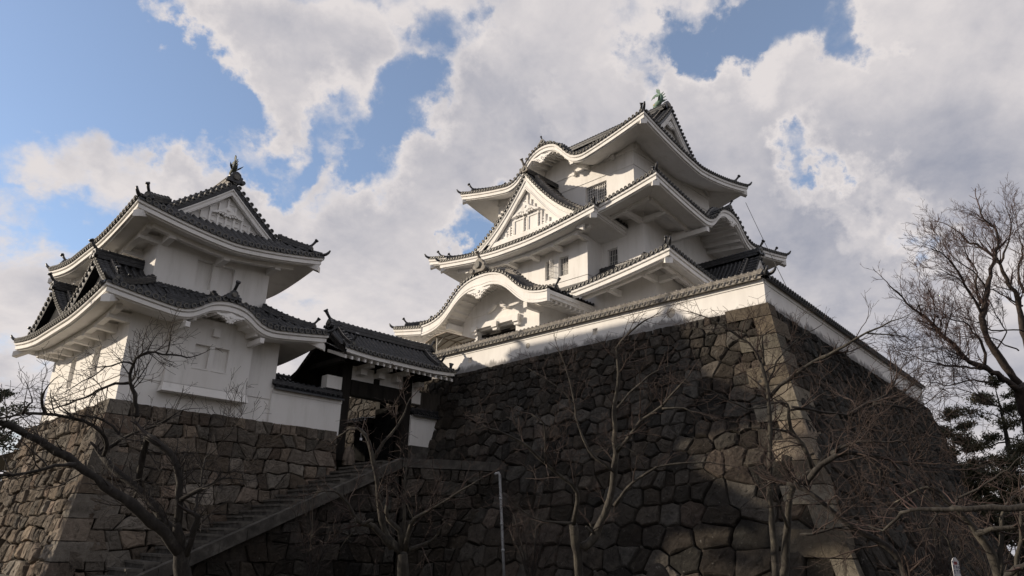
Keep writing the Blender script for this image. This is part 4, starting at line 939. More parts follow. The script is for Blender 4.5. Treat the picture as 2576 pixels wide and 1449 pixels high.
    FT = Slope((x0, y0), (1, 0), (0, 1), x1-x0, HW, **kw); BT = Slope((x1, y1), (-1, 0), (0, -1), x1-x0, HW, **kw)
    mb = MB()
    for s_ in (LT, RT, FT, BT): s_.tiles(mb)
    r3 = mb.build('roof', ('tile', 'tile_rim'), K)
    mb = MB(); LT.eaves(mb, 2.25, ss=.30, th=1.1); FT.eaves(mb, 2.55, ss=.30); 
    for s_ in (RT, BT): s_.eaves(mb, 2.3, ss=.3)
    for c in ((x0, y0, -1, -1), (x0, y1, -1, 1), (x1, y0, 1, -1)): corner_beam(mb, (c[0]-c[2]*.14, c[1]-c[3]*.14), (c[2], c[3]), 29.58, back=3)
    for k in (-1, 1):
        y = 32.9+k*2.7; mb.hexa([(x0+.25, y-.16, 28.62), (T0, y-.16, 28.95), (T0, y+.16, 28.95), (x0+.25, y+.16, 28.62), (x0+.25, y-.16, 28.95), (T0, y-.16, 29.4), (T0, y+.16, 29.4), (x0+.25, y+.16, 28.95)])
    mb.build('eaves', 'plaster', r3)
    hips(r3, {'front': FT}, x0, y0, x1, y1, HW+.3, w=.44, h=.5, rod=.75, s=.7)
    pendant(r3, (x0-.02, 32.9, 30.25), (0, -1), (-1, 0), .72, drop=.10); kara_ridge(r3, LT, .98, .85, .42)
    xc = 44.0; ct = lambda a: 28.82+6.35*sag(np.clip(1-np.abs(a)/Wm, 0, 1)); BG = Wm-HW+.15
    for o_, Wd, sg in (((xc, y0+HW-.25), (0, 1), 1), ((xc, y1-HW+.25), (0, -1), -1)):
        GT = Gable(o_, (sg, 0), Wd, BG, ct, 1.3); mb = MB(); GT.tiles(mb, body=False, drop=.46); gt = mb.build('gable_roof', ('tile', 'tile_rim'), K)
        mb = MB(); GT.board(mb, .5, off=.44); mb.build('barge_board', 'plaster', gt); mb = MB(); GT.wall(mb, .5, 29.9, inset=.5)
        mb.build('gable_wall', 'plaster', gt); GT.kudari(gt, .98, .07, .99, .45, .5, s_=.6, rod=.6); pendant(gt, (o_[0], o_[1]+Wd[1]*.25, 33.9), (sg, 0), (0, -Wd[1]), .6, drop=.6)
    zr = float(ct(np.array(0.))); ridge('ridge', r3, [(xc, y0+HW+.2, zr), (xc, 30, zr-.04), (xc, 36, zr-.04), (xc, y1-HW+.3, zr)], .6, .66)
    for yy, dd in ((y0+HW+.2, -1), (y1-HW-.2, 1)): oni(r3, (xc, yy, zr-.05), (0, dd), 1.15, 0, mats=('tile', 'tile_weathered'))
    fish(K, (xc, y0+HW+.75, zr+.60), (0, 1), .86, 'verdigris'); fish(K, (xc, y1-HW-.75, zr+.60), (0, -1), .86, 'verdigris')
    return K
build_keep()

def build_turret():
    Tt = thing('corner_turret', 'small two-storey white corner turret with dark tiled roofs, left of the gate', 'turret', (13, 38, 6.9))
    X0, Y0, X1, Y1 = 9.63, 32.87, 16.7, 44.2
    mb = MB(); q = .05; zg = 8.05
    hl = [(Y1-b, Y1-a, 8.47, 9.97) for a, b in ((36.28, 37.2), (39.91, 40.8))]
    wall_face(mb, (X0, Y1), (0, -1), (1, 0), Y1-Y0, zg, 11.4, hl, .22); wall_face(mb, (X0, Y0), (1, 0), (0, 1), X1-X0, zg, 11.4); wall_face(mb, (X1, Y0), (0, 1), (-1, 0), Y1-Y0, zg, 11.4)
    wall_face(mb, (X0+q, Y1-q), (0, -1), (1, 0), Y1-Y0-2*q, 6.8, zg); wall_face(mb, (X0+q, Y0+q), (1, 0), (0, 1), X1-X0-2*q, 6.8, zg); wall_face(mb, (X1-q, Y0+q), (0, 1), (-1, 0), Y1-Y0, 6.8, zg)
    wall_face(mb, (X1, Y1), (-1, 0), (0, -1), X1-X0, 6.8, 11.4); mb.add([(X0, Y0, zg), (X1, Y0, zg), (X1, Y1, zg), (X0, Y1, zg)], [(0, 1, 2, 3)])
    mb.build('storey_wall', 'plaster', Tt)
    # shallow bay with stone-drop ledge
    mb = MB(); bx0, bx1, by = 11.36, 15.18, 32.57
    hw = [(12.45-bx0, 13.13-bx0, 8.87, 9.97), (13.36-bx0, 14.05-bx0, 8.87, 9.97)]
    wall_face(mb, (bx0, by), (1, 0), (0, 1), bx1-bx0, 8.06, 11.2, hw, .2); wall_face(mb, (bx0, by+.29), (0, -1), (1, 0), .29, 8.06, 11.2); wall_face(mb, (bx1, by), (0, 1), (-1, 0), .29, 8.06, 11.2)
    for x in (12.45, 13.36): mb.box(x-.03, by-.03, 8.81, x+.72, by+.02, 8.866)
    mb.hexa([(bx0, by+.0, 8.02), (bx1, by+.0, 8.02), (bx1, Y0-.01, 8.02), (bx0, Y0-.01, 8.02), (bx0, by, 8.056), (bx1, by, 8.056), (bx1, Y0-.01, 8.056), (bx0, Y0-.01, 8.056)])
    z0, z1 = 7.60, 8.0; mb.hexa([(bx0-.02, by-.02, z1), (bx1+.02, by-.02, z1), (bx1+.02, Y0-.01, z1), (bx0-.02, Y0-.01, z1)][::-1]+[(bx0-.12, by-.26, z0), (bx1+.04, by-.26, z0), (bx1+.04, Y0-.01, z0), (bx0-.12, Y0-.01, z0)][::-1])
    mb.box(14.2-.16, by-.2, 10.52, 14.2+.16, by, 10.95) if False else None
    mb.box(13.1, by-.22, 10.42, 13.42, by, 10.80)
    mb.build('bay_wall', 'plaster', Tt)
    mb = MB(); U0, V0, U1, V1 = 10.4, 33.77, 16.05, 43.5
    hu = [(12.33-U0, 13.1-U0, 13.0, 14.4), (13.44-U0, 14.2-U0, 13.0, 14.4)]
    box_wall(mb, U0, V0, U1, V1, 11.0, 15.6, (), hu, .22); mb.build('storey_wall', 'plaster', Tt)
    # lower roof with its undulating eave
    p = .33; S1 = rect_sides(7.92, 31.15, 18.4, 45.9, W=2.6, ze=10.96, rise=1.75, lift=.52, liftR=5.0, pitch=p, pa=.85)
    F = S1['front']; F.b = (13.2-7.92, 2.5, .95)
    mb = MB()
    for k in S1: S1[k].tiles(mb)
    r1 = mb.build('roof', ('tile', 'tile_rim'), Tt)
    mb = MB(); F.eaves(mb, 1.75, thick=.5, ss=.10, th=1.15, beam=None); S1['left'].eaves(mb, 1.75, thick=.5, ss=.10, beam=.55, arms=1.55); S1['right'].eaves(mb, 1.75, thick=.5, ss=.10); S1['back'].eaves(mb, 1.75, thick=.5, ss=.1)
    for c in ((7.92, 31.15, -1, -1), (7.92, 45.9, -1, 1), (18.4, 31.15, 1, -1)): corner_beam(mb, (c[0]-c[2]*.12, c[1]-c[3]*.12), (c[2], c[3]), 10.86, s=.38, back=2)
    for k in (-1, 1): mb.box(13.2+k*1.75-.1, 31.22, 10.28, 13.2+k*1.75+.1, 32.87, 10.52)
    mb.build('eaves', 'plaster', r1)
    hips(r1, S1, 7.92, 31.15, 18.4, 45.9, 2.5, w=.32, h=.36, rod=.45, s=.5, wstart=.6, tips=.8)
    pendant(r1, (13.2, 31.14, 11.22), (1, 0), (0, -1), .48, drop=.12)
    c, B, H = F.b
    for sd in (-1, 1):
        a = c+sd*np.linspace(.2, B*1.05, 12); ridge('descending_ridge', r1, F.pt(a, np.full(12, .62), F.z(a, np.full(12, .62))+.02), .3, .3); oni(r1, F.pt(np.array(a[-1]), np.array(.62), F.z(np.array(a[-1]), np.array(.62))), F.A*sd, .4, .4)
    ww = np.linspace(.02, 2.3, 7); ridge('ridge', r1, F.pt(np.full(7, c), ww, F.z(np.full(7, c), ww)+.02), .36, .46); oni(r1, F.pt(np.array(c), np.array(.0), F.z(np.array(c), np.array(0.))+.03), (0, -1), .66, .62)
    wall_skirt_ridge(r1, U0, V0, U1, V1, 12.42)
    # twin gables on the sunlit side of the lower roof
    for yg, lab in ((35.35, 'gable on the sunlit side of the lower roof, nearer the corner'), (42.0, 'gable on the sunlit side of the lower roof, farther along')):
        cg = lambda a: 11.62+2.05*sag(1-np.abs(a)/3.25, .75)
        G = Gable((8.35, yg), (0, -1), (1, 0), 3.25, cg, 2.2)
        mb = MB(); G.tiles(mb, pitch=.33, verge=.5, drop=.3); g = mb.build('gable_roof', ('tile', 'tile_rim'), Tt); g['label'] = lab
        mb = MB(); G.board(mb, .18, off=.26, w=.5, dep=.1); mb.build('barge_board', 'plaster', g); mb = MB(); G.wall(mb, .95, 11.3, inset=.4); mb.build('gable_wall', 'plaster', g)
        zt = float(cg(np.array(0.))); ridge('ridge', g, [(8.3, yg, zt), (9.4, yg, zt), (10.5, yg, zt)], .36, .5); oni(g, (8.32, yg, zt+.02), (-1, 0), .62, .62); G.kudari(g, .66, .09, .93, .3, .32, s_=.42, rod=.35)
    # upper roof, gable to the front
    x0, y0, x1, y1 = 8.6, 31.88, 18.0, 45.5; Wm = 4.7; HW = 1.7; kw = dict(ze=15.10, rise=3.75, Wm=Wm, lift=.68, liftR=4.9, pitch=p, pa=.88)
    LT = Slope((x0, y1), (0, -1), (1, 0), y1-y0, Wm, hipW=HW, gap=.8, **kw); RT = Slope((x1, y0), (0, 1), (-1, 0), y1-y0, Wm, hipW=HW, gap=.8, **kw)
    FT = Slope((x0, y0), (1, 0), (0, 1), x1-x0, HW, **kw); BT = Slope((x1, y1), (-1, 0), (0, -1), x1-x0, HW, **kw)
    mb = MB()
    for s_ in (LT, RT, FT, BT): s_.tiles(mb)
    r2 = mb.build('roof', ('tile', 'tile_rim'), Tt)
    mb = MB()
    for s_ in (LT, FT, RT, BT): s_.eaves(mb, 1.88, thick=.5, ss=.14, beam=.55 if s_ in (LT, FT) else None, arms=1.9)
    for c_ in ((x0, y0, -1, -1), (x0, y1, -1, 1), (x1, y0, 1, -1)): corner_beam(mb, (c_[0]-c_[2]*.12, c_[1]-c_[3]*.12), (c_[2], c_[3]), 15.18, s=.38, back=2.2)
    mb.build('eaves', 'plaster', r2)
    hips(r2, {'front': FT}, x0, y0, x1, y1, HW+.1, w=.34, h=.40, rod=.55, s=.55, wstart=.55, tips=.85)
    xc = 13.3; ct = lambda a: 15.10+3.75*sag(np.clip(1-np.abs(a)/Wm, 0, 1), .88); BG = Wm-HW+.1
    for o_, Wd, sg in (((xc, y0+HW-.15), (0, 1), 1), ((xc, y1-HW+.15), (0, -1), -1)):
        GT = Gable(o_, (sg, 0), Wd, BG, ct, .95); mb = MB(); GT.tiles(mb, pitch=.33, verge=.5, body=False, drop=.36); gt = mb.build('gable_roof', ('tile', 'tile_rim'), Tt)
        mb = MB(); GT.board(mb, .34, off=.34); mb.build('barge_board', 'plaster', gt)
        mb = MB(); GT.wall(mb, .36, 15.7, inset=.4)
        yw = o_[1]+Wd[1]*.36
        for k in range(-4, 5):
            zt = float(ct(np.array(abs(k*.42)+.3)))-.55
            if zt > 16.1: mb.box(o_[0]+k*.42-.05, min(yw, yw-Wd[1]*.1), 15.9, o_[0]+k*.42+.05, max(yw, yw-Wd[1]*.1), zt)
            for j in range(int((zt-16.0)/.28)): mb.box(o_[0]+k*.42+.06, min(yw, yw-Wd[1]*.06), 16.05+j*.28, o_[0]+k*.42+.26, max(yw, yw-Wd[1]*.06), 16.10+j*.28)
        mb.build('gable_wall', 'plaster', gt); pendant(gt, (o_[0], o_[1]+Wd[1]*.28, 17.5), (sg, 0), (0, -Wd[1]), .55, drop=.62); GT.kudari(gt, .68, .08, .98, .34, .36, s_=.45, rod=.4)
    zr = float(ct(np.array(0.))); ridge('ridge', r2, [(xc, y0+HW-.1, zr), (xc, 36, zr-.03), (xc, 41, zr-.03), (xc, y1-HW+.1, zr)], .48, .66, mats=('tile_weathered', 'tile'))
    for yy, dd in ((y0+HW-.1, -1), (y1-HW+.1, 1)): oni(r2, (xc, yy, zr), (0, dd), .9, 0)
    fish(Tt, (xc, y0+HW+.2, zr+.62), (0, 1), .58, 'old_bronze', eye=False); fish(Tt, (xc, y1-HW-.2, zr+.62), (0, -1), .58, 'old_bronze', eye=False)
build_turret()

# ------------------------------------------------------------------ gate
def build_gate():
    Gt = thing('castle_gate', 'dark timber gateway with a tiled roof, between the turret wall and the keep base', 'gate', (23, 33, 5.6))
    yg = 32.95
    for x0, x1, lab in ((20.48, 21.08, None), (24.66, 25.21, None)):
        mb = MB(); mb.box(x0, yg-.08, 5.5, x1, yg+.42, 10.75); mb.build('post', 'dark_wood', Gt)
    for x0, x1 in ((20.55, 21.0), (24.7, 25.15)):
        mb = MB(); mb.box(x0, 35.2, 5.55, x1, 35.6, 10.3); mb.build('post', 'dark_wood', Gt)
    mb = MB(); mb.box(21.085, yg-.16, 8.98, 24.655, yg+.44, 9.80); mb.build('lintel', 'dark_wood', Gt)
    for x0, x1 in ((19.56, 20.475), (25.215, 25.84)):
        mb = MB(); mb.box(x0, yg-.14, 9.14, x1, yg+.40, 9.82); mb.build('lintel_end', 'plaster', Gt)
    mb = MB()
    for x0, x1 in ((21.1, 22.62), (22.98, 24.64)): mb.box(x0, yg+.08, 9.81, x1, yg+.2, 10.62)
    mb.box(25.22, yg+.1, 9.83, 25.9, yg+.2, 10.6)
    for x in (21.6, 22.8, 24.0, 25.6): mb.box(x-.14, 31.75, 10.42, x+.14, yg+.4, 10.66); mb.box(x-.2, 32.5, 10.12, x+.2, yg+.07, 10.416)
    mb.build('plaster_panels', 'plaster', Gt)
    mb = MB(); mb.box(22.66, yg-.06, 9.805, 22.94, yg+.3, 10.7); mb.build('strut', 'dark_wood', Gt)
    mb = MB(); mb.box(21.1, yg+.5, 5.6, 21.3, yg+2.2, 8.9); mb.box(24.4, yg+.5, 5.6, 24.6, yg+2.2, 8.9); mb.build('door_leaves', 'black_void', Gt)  # leaves coloured near-black to stand for the shade in the gateway
    # roof
    x0, x1, yr = 19.3, 26.95, 33.05; A = Slope((x0, 31.0), (1, 0), (0, 1), x1-x0, yr-31.0, 10.92, 1.52, lift=.14, liftR=2.0, pitch=.29, ends=(0, 0)); B = Slope((x1, 36.2), (-1, 0), (0, -1), x1-x0, 36.2-yr, 10.2, 2.24, pitch=.29, ends=(0, 0))
    mb = MB(); A.tiles(mb, r=.088); B.tiles(mb, r=.088); r = mb.build('roof', ('tile', 'tile_rim'), Gt)
    mb = MB(); rows = [(0.02, -.04), (.02, -.30), (.12, -.31), (.16, -.33), (2.05, 10.9-10.92+.9)]
    a = np.linspace(0.05, x1-x0-.05, 20); z0 = A.ze+A.lift(a)
    mb.grid(np.array([A.pt(a, np.full(20, w), z0+(dz if w < 1 else dz-.35)) for w, dz in rows]), 0, False)
    n = 19
    for i in range(n):
        x = .2+(x1-x0-.4)*i/(n-1); q0, q1 = A.pt(np.array(x), np.array(.14), np.array(10.6)), A.pt(np.array(x), np.array(1.9), np.array(11.2)); 
        mb.hexa([tuple(v) for v in (q0+V3(-.055, 0, -.17), q0+V3(.055, 0, -.17), q1+V3(.055, 0, -.17), q1+V3(-.055, 0, -.17), q0+V3(-.055, 0, 0), q0+V3(.055, 0, 0), q1+V3(.055, 0, 0), q1+V3(-.055, 0, 0))])
    mb.build('eaves', 'plaster', r); mb = MB(); a2 = np.linspace(0.05, x1-x0-.05, 3)
    mb.grid(np.array([B.pt(a2, np.full(3, w), np.full(3, B.ze+dz)) for w, dz in ((.02, -.05), (.02, -.3), (3.0, 1.0))]), 0, False)
    for xs in (x0+.02, x1-.14):                            # barge boards of the two gable ends
        mb.prism([(xs, 31.02, 10.60), (xs, 31.02, 10.88), (xs, yr, 12.36), (xs, 36.1, 10.15), (xs, 36.1, 9.9), (xs, yr, 12.0)], (.12, 0, 0))
    for x in (19.7, 25.5): mb.box(x-.14, 31.7, 10.38, x+.14, 36, 10.62)
    mb.build('gable_timber', 'dark_wood', r)
    ridge('ridge', r, [(x0+.25, yr, 12.42), (x0+2, yr, 12.38), (x1-2, yr, 12.38), (x1-.45, yr, 12.42)], .40, .5)
    oni(r, (x0+.25, yr, 12.42), (-1, 0), .72, .72); oni(r, (x1-.45, yr, 12.42), (1, 0), .62, .55)
    for xs, sd in ((x0+.75, -1), (x1-.85, 1)):
        w = np.linspace(.45, 2.0, 8); ridge('descending_ridge', r, A.pt(np.full(8, xs-x0), w, A.z(np.full(8, xs-x0), w)+.02), .34, .34); oni(r, (xs, 31.0+.45, float(A.z(np.array(xs-x0), np.array(.45)))), (0, -1), .5, .55)
    mb = MB(); tip(mb, (x1-.1, 31.1, 11.05), (1, -.6), .8); tip(mb, (x0+.1, 31.1, 11.05), (-1, -.6), .8); mb.tube([(x1-.28, 31.25, 11.05), (x1-.28, 31.22, 11.32), (x1-.26, 31.2, 11.5)], [.1, .08, .15], 10, 0); mb.build('corner_tile', ('tile', 'tile_rim'), r)
    # ---- inner gate roof and stonework glimpsed through the opening are further things
    fn = thing('wooden_fence', 'dark slatted wooden fence filling the gap between gate post and keep base', 'fence', (26.3, 32.9, 8.5))
    mb = MB(); g = random.Random(9); x = 25.9
    while x < 27.5: mb.box(x, 33.02, 6.6, x+.075, 33.07, 10.0+g.uniform(-.05, .05)); x += .115
    mb.build('slats', 'grey_wood', fn); mb = MB(); mb.box(25.88, 33.08, 9.5, 27.6, 33.16, 9.6); mb.box(25.88, 33.08, 8.6, 27.6, 33.16, 8.7); mb.build('rails', 'dark_wood', fn)
build_gate()

# ------------------------------------------------------------------ plastered parapet walls
def parapet(name, label, p0, p1, z0, z1, th=.36, cap=.34, mat='plaster', holes=(), groove=.26, pitch=.30, mats=('tile', 'tile_rim', 'tile_weathered'), ztop1=None, cat='wall', discs=True, orn=()):
    """white wall from p0 to p1 (outer face left of travel = outside), with a small tiled coping"""
    p0 = np.array(p0, float); p1 = np.array(p1, float); L = np.linalg.norm(p1-p0); A = (p1-p0)/L; N = np.array((A[1], -A[0]))     # N points outwards
    T = thing(name, label, cat, (float(p0[0]), float(p0[1]), z0))
    mb = MB(); zg = z1-groove; H = -N
    wall_face(mb, p0, A, H, L, 0, zg-z0, [(a-.16, a+.16, zz-z0-.17, zz-z0+.17) for a, zz, rd in holes if not rd], .22)
    o2 = p0+N*.045; wall_face(mb, o2, A, H, L, zg-z0, z1-z0); mb.add([(*o2, zg-z0), (*(o2+A*L), zg-z0), (*(p1+H*.1), zg-z0), (*(p0+H*.1), zg-z0)], [(0, 1, 2, 3)])
    wall_face(mb, p1+H*th, -A, N, L, 0, z1-z0); wall_face(mb, p0+H*th, -H, A, th, 0, z1-z0); wall_face(mb, p1, H, -A, th, 0, z1-z0)
    b = mb.build('wall_body', mat, T); b.matrix_parent_inverse = Matrix.Identity(4) if False else b.matrix_parent_inverse
    b.location = (0, 0, z0)
    for a, zz, rd in holes:
        if rd:
            q = p0+A*a; mb = MB(); ang = np.linspace(0, 2*math.pi, 20, endpoint=False); c = V3(*q, zz); rg_ = lambda r, d: np.array([c+V3(*A, 0)*math.cos(t)*r+V3(0, 0, 1)*math.sin(t)*r+V3(*N, 0)*d for t in ang])
            mb.grid(np.array([rg_(.16*rd, .004), rg_(.14*rd, .012), rg_(.13*rd, -.004+.008)]), 0, False, closed=True); mb.add([tuple(v) for v in rg_(.13*rd, .005)], [tuple(range(20))], 0); mb.build('loophole_plug', 'sheet', T)
    mb = MB(); ov = .20; zc = z1+.02
    for sg, o in ((1, p0+N*ov), (-1, p1-N*(th+ov))):
        s = Slope(o, A*sg, -N*sg, L, th/2+ov, zc, .26, pitch=pitch, ends=(0, 0)); s.tiles(mb, r=.075, discs=discs)
    up = V3(0, 0, 1)
    for d0, d1 in ((N*ov, N*.05), (-N*(th+.05), -N*(th+ov))):
        q = [p0+d0, p1+d0, p1+d1, p0+d1]; mb.add([(*v, zc-.06) for v in q], [(0, 1, 2, 3)], 0)
    c = mb.build('tile_coping', mats[:2], T)
    mid = -N*th/2; ridge('coping_ridge', c, [(*(p0+mid), zc+.20), (*((p0+p1)/2+mid), zc+.20), (*(p1+mid), zc+.20)], .34, .24, (mats[2], mats[2]))
    return T, c
def build_shed():
    sh = thing('shed', 'shed with a small tiled roof, its wall blackened to stand for shade, seen through the gate opening against lit stonework', 'shed', (26, 36, 5.6))
    mb = MB(); mb.box(24.45, 35.9, 5.6, 26.7, 37.2, 8.35); mb.build('wall', 'black_void', sh)  # wall colour is the darkness of the gate opening painted on
    A = Slope((24.0, 38.0), (0, -1), (1, 0), 2.6, 2.8, 8.35, .75, pitch=.3, ends=(0, 0)); mb = MB(); A.tiles(mb); mb.build('roof', ('tile', 'tile'), sh)
    mb = MB(); mb.prism([(24.06, 35.45, 8.2), (26.75, 35.45, 8.2), (26.75, 35.45, 9.0), (24.06, 35.45, 8.28)], (0, 2.5, 0)); mb.build('roof_boards', 'dark_wood', sh)
build_shed()
def build_parapets():
    T, c = parapet('plaster_wall', 'long sunlit white plaster wall with loopholes, crowning the keep base above the gate', (28.0, 58), (28.0, 12.45), 11.2, 12.62, mat='plaster_mildewed',
            holes=[(58-26.3, 12.0, 1.0), (58-17.1, 12.0, 1.5), (58-31.03, 11.93, 0), (58-21.59, 11.94, 0)], mats=('tile_weathered', 'tile_rim', 'tile_weathered'), groove=.24)
    oni(c, (27.95, 12.35, 12.70), (-.7, -.7), .4, .0)
    mb = MB(); tip(mb, (27.8, 12.25, 12.74), (-.7, -.7), .7); tip(mb, (28.0, 12.1, 12.74), (-.2, -1), .7); mb.build('corner_tile', ('tile', 'tile_rim'), c)
    x1 = 56.2; parapet('plaster_wall', 'shaded white plaster wall running off to the right along the keep base', (28.02, KY+.01), (x1, KY+(x1-28)*RW), 11.25, 12.62, mat='plaster_mildewed', groove=.24)
    parapet('plaster_wall', 'white plaster wall between the turret and the gate post, on the pale stone base', (16.55, 32.70), (20.5, 32.70), 6.7, 8.60, th=.3, groove=.24, discs=False, mats=('tile', 'tile', 'tile'))
    T, c = parapet('plaster_wall', 'short white plaster wall between the right gate post and the keep base', (25.2, 32.75), (27.35, 32.75), 6.73, 8.46, th=.3, groove=.2, discs=False, mats=('tile', 'tile', 'tile'))
    mb = MB(); mb.box(25.2, 32.6, 5.3, 27.3, 33.1, 6.73); mb.build('stone_footing', 'stair_stone', T)
    parapet('plaster_wall', 'inner wall with black eaves seen above the turret wall, behind the gate', (16.75, 36.6), (21.5, 36.6), 5.6, 9.85, th=.4, groove=.16, mats=('tile', 'tile', 'tile'), mat='dark_wood')
build_parapets()
SIGN = (24.07, 6.04, 1.27); BOULDER = (21.87, 14.41, 0)
# ------------------------------------------------------------------ small things
def build_small():
    cn = thing('metal_canopy', 'light metal canopy on thin posts before the porch, behind the sunlit wall', 'canopy', (30, 35.5, 11.2))
    P1, P2, P3, P4 = V3(29.1, 34.75, 14.62), V3(31.65, 34.6, 14.62), V3(31.75, 36.0, 14.60), V3(29.2, 36.0, 14.60); P5, P6 = V3(28.95, 37.3, 14.0), V3(31.6, 37.3, 14.0)
    mb = MB(); e = V3(0, 0, .02)
    for q in ((P1, P2, P3, P4), (P4, P3, P6, P5)): mb.prism([p+e for p in q], (0, 0, .02))
    mb.build('roof_sheet', 'sheet', cn)
    mb = MB()
    for a, b in ((P1, P2), (P2, P3), (P3, P4), (P4, P1), (P4, P5), (P3, P6), (P5, P6)): mb.bar(a, b, .05, .05)
    for t in (.25, .5, .75): mb.bar(P1+(P2-P1)*t, P4+(P3-P4)*t, .035, .04); mb.bar(P4+(P3-P4)*t, P5+(P6-P5)*t, .035, .04)
    mb.build('frame', 'rusty_metal', cn)
    for x, y in ((29.35, 35.9), (31.2, 36.0)):
        mb = MB(); mb.tube([(x, y, 11.2), (x, y, 14.6)], .035, 8); mb.tube([(x, y, 14.0), (x+.35, y-.25, 14.6)], .02, 6); mb.tube([(x, y, 13.9), (x+.2, y-.5, 14.6)], .02, 6); mb.build('post', 'painted_metal', cn)
    pp = thing('drainpipe', 'slim pale grey pole-like drainpipe with a bent top, standing before the dark keep base', 'pipe', (23.8, 23.6, 0))
    mb = MB(); mb.tube([(23.66, 24.18, 4.60), (23.68, 24.14, 4.66), (23.76, 24.06, 4.68), (23.8, 24.02, 4.58), (23.8, 23.98, 4.2), (23.8, 23.8, 2.4), (23.8, 23.56, .0)], .062, 10); mb.build('tube', 'plastic_pipe', pp)
    mb = MB()
    for z in (3.6, 2.5, 1.4): f = 24.02+(z-4.58)*.1; mb.tube([(23.8, f, z), (23.8, f-.012, z-.12)], .078, 10)
    mb.build('collars', 'plastic_pipe', pp)
    cb = thing('cable', 'thin dark cable slanting down from the top corner of the keep roof behind the wall', 'cable', (38, 15, 11.3))
    a, b = V3(51.0, 23.5, 28.5), V3(37.6, 15.1, 14.6); b2 = a+(b-a)*1.16; t = np.linspace(0, 1, 16)
    mb = MB(); mb.tube([a+(b2-a)*u-V3(0, 0, .5*u*(1-u)) for u in t], .02, 5); mb.build('wire', 'cable', cb)
    # white stake sign among the branches
    q = V3(*SIGN); d = V3(-.70, -.71, 0); sd = V3(-.71, .70, 0)*-1
    sg = thing('stake_sign', 'small white pointed stake sign with dark writing, low among the branches on the right', 'sign', tuple(SIGN))
    mb = MB(); up = V3(0, 0, 1); w = .10
    mb.prism([q+sd*x+up*z for x, z in ((-w, -.26), (w, -.26), (w*.95, .14), (0, .28), (-w*.95, .14))], d*.02)
    mb.prism([q+sd*x+up*z-d*.04 for x, z in ((-.03, -SIGN[2]), (.03, -SIGN[2]), (.03, .1), (-.03, .1))], -d*.04); mb.build('board', 'white_board', sg)
    mb = MB(); g = random.Random(2); f = q+d*.024
    for row in (-.06, -.18):
        for k in range(3):
            x = -.085+k*.07
            for r in range(4):
                dx, dz = g.uniform(0, .045), g.uniform(0, .085)
                if r % 2: a, b = (x+dx, row), (x+dx+.008, row+.085)
                else: a, b = (x, row+dz), (x+.05, row+dz+.01)
                mb.prism([f+sd*a[0]+up*a[1], f+sd*b[0]+up*a[1], f+sd*b[0]+up*b[1], f+sd*a[0]+up*b[1]], d*.002)
    mb.build('writing', 'ink', sg)
    mb = MB(); mb.prism([f+sd*x+up*z for x, z in ((-.045, .05), (.045, .05), (.045, .13), (-.045, .13))], d*.002); mb.build('red_mark', 'red_paint', sg)
    # rounded boulder at the foot of the keep base
    mb = MB(); g = random.Random(3); c = V3(*BOULDER); ph = np.linspace(-.3, math.pi/2, 8); th = np.linspace(0, 2*math.pi, 16, endpoint=False)
    mb.grid(np.array([[c+V3(math.cos(p)*math.cos(t)*.52*(1+.06*math.sin(3*t+p)), math.cos(p)*math.sin(t)*.52*(1+.05*math.cos(2*t)), math.sin(p)*1.12-.0) for t in th] for p in ph]), 0, True, closed=True)
    tag(mb.build('boulder', 'stone_dark'), 'smooth upright boulder at the foot of the dark stone base, by the tree trunks', 'boulder')
    mb = MB(); c = V3(20.95, 32.2, 5.44); mb.grid(np.array([[c+V3(math.cos(p)*math.cos(t)*.34, math.cos(p)*math.sin(t)*.3, math.sin(p)*.75) for t in th] for p in ph]), 0, True, closed=True)
    tag(mb.build('boulder', 'stone_pale'), 'mossy yellowish boulder standing beside the left gate post', 'boulder')
    mb = MB(); p = V3(21.45, 32.1, 6.55); mb.box(p[0], p[1], p[2], p[0]+.14, p[1]+.01, p[2]+.13); mb.tube([p+V3(.07, .005, .13), p+V3(.0, .0, .6)], .012, 5)
    tag(mb.build('paper_tag', 'white_board'), 'tiny square white tag dangling from a twig in the gateway', 'tag')
build_small()
